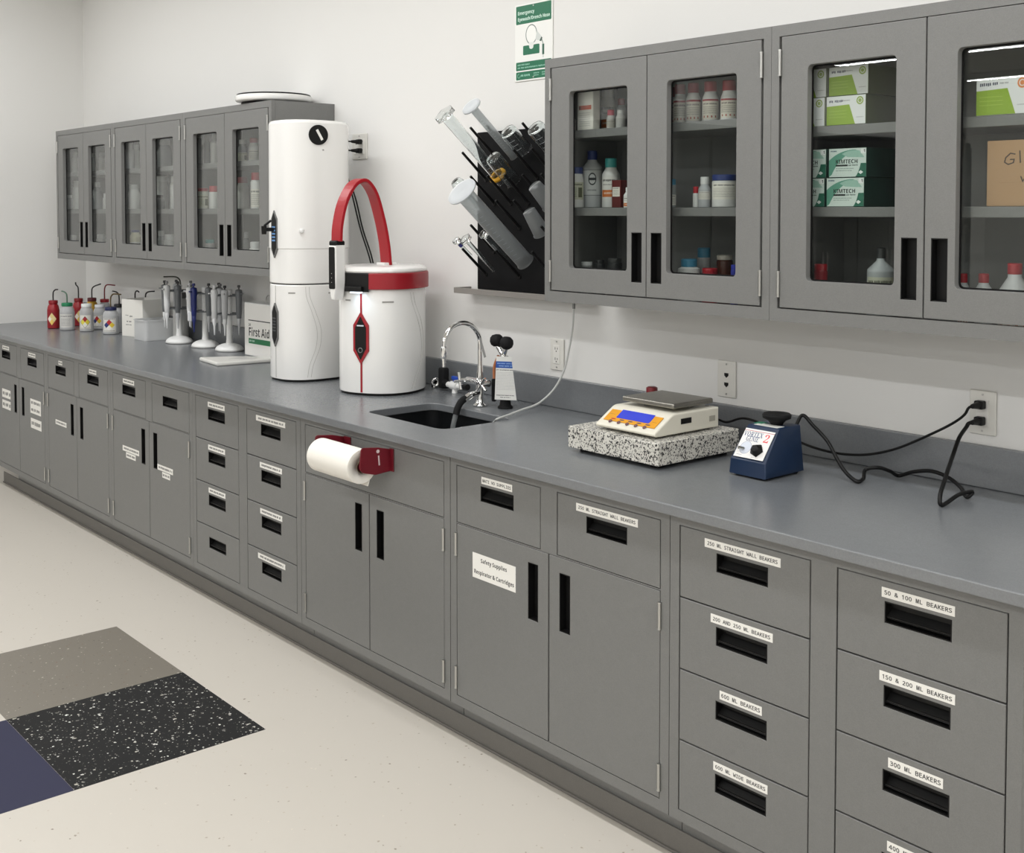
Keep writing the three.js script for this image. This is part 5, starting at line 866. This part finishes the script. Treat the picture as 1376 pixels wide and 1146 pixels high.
// the three far cabinets
const gC = 'bottles in the far wall cabinets', SL = 1.868;
const far = (label, a, o) => vessel(o.jar ? 'reagent_jar' : 'reagent_bottle', label, o.jar ? 'jar' : 'bottle', gC, a, { cap: 0.7, ...o });
far('white bottle on the upper shelf at the end wall', [101, 205, 9, SL, 0.18], { body: bodyWhite, capMat: whiteCap });
far('tall white bottle on the middle shelf at the end wall', [103, 243, 11, S2, 0.2], { body: bodyWhite, capMat: whiteCap });
far('squat grey jar before the tall bottle at the end wall', [93, 262, 10, S2, 0.262], { jar: 1, body: bodyGrey, capMat: whiteCap });
far('low dull jar on the bottom at the end wall', [98, 316, 12, FL, 0.2], { jar: 1, body: bodyGrey, capMat: bodyGrey });
far('clear bottle on the upper shelf, second door from the end wall', [124, 206, 9, SL, 0.16], { body: bodyClear, capMat: whiteCap });
far('white bottle on the upper shelf, second door from the end wall', [137, 205, 9, SL, 0.2], { body: bodyWhite, capMat: whiteCap });
far('cloudy bottle on the middle shelf, second door from the end wall', [131, 245, 14, S2, 0.17], { body: bodyClear, capMat: C(0xb0b0ae), cap: 0.5 });
far('squat clear jar on the middle shelf, second door from the end wall', [122, 262, 11, S2, 0.21], { jar: 1, body: bodyClear, capMat: bodyGrey });
far('white bottle edge on the middle shelf by the first cabinet seam', [142, 260, 8, S2, 0.21], { body: bodyWhite, capMat: whiteCap });
far('white jar with a knob lid on the bottom of the end cabinet', [136, 315, 13, FL, 0.2], { jar: 1, body: bodyWhite, capMat: whiteCap, cap: 0.85, shoulder: 0.004 });
far('grey bottle on the upper shelf above the jar pile', [174, 192, 13, SL, 0.16], { body: bodyGrey, capMat: bodyGrey });
far('white bottle on the upper shelf behind the third door', [183, 194, 10, SL, 0.2], { body: bodyWhite, capMat: whiteCap });
far('ribbed white jar with a flat lid behind the third door', [180, 248, 16, S2, 0.19], { jar: 1, body: C(0xd2d2d0), capMat: C(0xbfbfbd), cap: 0.8 });
far('yellow powder jar with a blue cap on the bottom', [182, 309, 15, FL, 0.2], { jar: 1, body: C(0xcfc9a8), capMat: C(0x2f3f7a), cap: 0.7, capH: 0.014, label: ['lines', 0.3, 0.8] });
far('tall clear bottle on the upper shelf behind the fourth door', [221, 188, 20, SL, 0.15], { body: bodyClear, capMat: C(0xa9a9a7) });
far('grey-white stacked tub on the middle shelf behind the fourth door', [217, 237, 17, S2, 0.17], { jar: 1, body: C(0xcdcdca), capMat: C(0xdededb), cap: 0.9 });
far('dark squat bottle before the stacked tub', [214, 262, 14, S2, 0.225], { body: C(0x7c7e7e), capMat: C(0x3a3a3a), cap: 0.8 });
far('tall white bottle beside the stacked tub', [233, 237, 9, S2, 0.2], { body: bodyWhite, capMat: whiteCap });
far('white dome-lid jar on the bottom behind the fourth door', [228, 315, 15, FL, 0.2], { jar: 1, body: bodyWhite, capMat: whiteCap, cap: 0.9, shoulder: 0.006 });
far('clear jar behind the white dome-lid jar', [217, 310, 12, FL, 0.13], { jar: 1, body: bodyClear, capMat: bodyGrey });
far('white squeeze bottle on the upper shelf behind the fifth door', [288, 180, 11, SL, 0.2], { body: bodyWhite, capMat: whiteCap, cap: 0.5 });
far('dark glass bottle on the upper shelf beside the squeeze bottle', [278, 182, 9, SL, 0.15], { body: C(0x2f3333, 0.2), capMat: C(0x222222) });
far('second dark glass bottle on the upper shelf', [268, 186, 9, SL, 0.17], { body: C(0x353939, 0.2), capMat: C(0x222222) });
far('pale jar with a green label and red lid', [273, 253, 15, S2, 0.18], { jar: 1, body: C(0xc6cab8), capMat: red, cap: 0.95, capH: 0.016, shoulder: 0.003, label: ['green', 0.1, 0.8] });
far('white jar with a bright red screw lid', [287, 250, 13, S2, 0.215], { jar: 1, body: bodyWhite, capMat: red, cap: 0.9, capH: 0.03, shoulder: 0.004 });
far('small jar with a teal cap on the bottom', [282, 322, 12, FL, 0.2], { jar: 1, body: bodyGrey, capMat: teal, cap: 0.95, capH: 0.018, shoulder: 0.003 });
far('clear jar with a green label on the upper shelf by the dispenser', [326, 188, 13, SL, 0.17], { jar: 1, body: bodyClear, capMat: whiteCap, label: ['green', 0.1, 0.7] });
far('white bottle with a red cap on the upper shelf by the dispenser', [341, 186, 14, SL, 0.2], { body: bodyWhite, capMat: C(0x9c2c34), cap: 0.75, label: ['lines', 0.1, 0.8] });
far('tall white bottle with a bright red cap by the dispenser', [344, 232, 15, S2, 0.21], { body: bodyWhite, capMat: red, cap: 0.85, capH: 0.036, shoulder: 0.012, label: ['lines', 0.05, 0.75] });
far('grey jar with a dull pink lid beside the tall red-capped bottle', [326, 238, 16, S2, 0.16], { jar: 1, body: C(0xc2c0bb), capMat: C(0x9a5055), cap: 0.8 });
far('white dome jar on the bottom by the dispenser', [343, 325, 17, FL, 0.22], { jar: 1, body: bodyWhite, capMat: whiteCap, cap: 0.8, shoulder: 0.012 });
far('small clear vial behind the white dome jar', [331, 312, 8, FL, 0.13], { body: bodyClear, capMat: bodyGrey });
renderer.shadowMap.enabled = true; scene.traverse((o) => { if (o.isMesh) { o.castShadow = true; o.receiveShadow = true; } });
renderer.render(scene, camera);
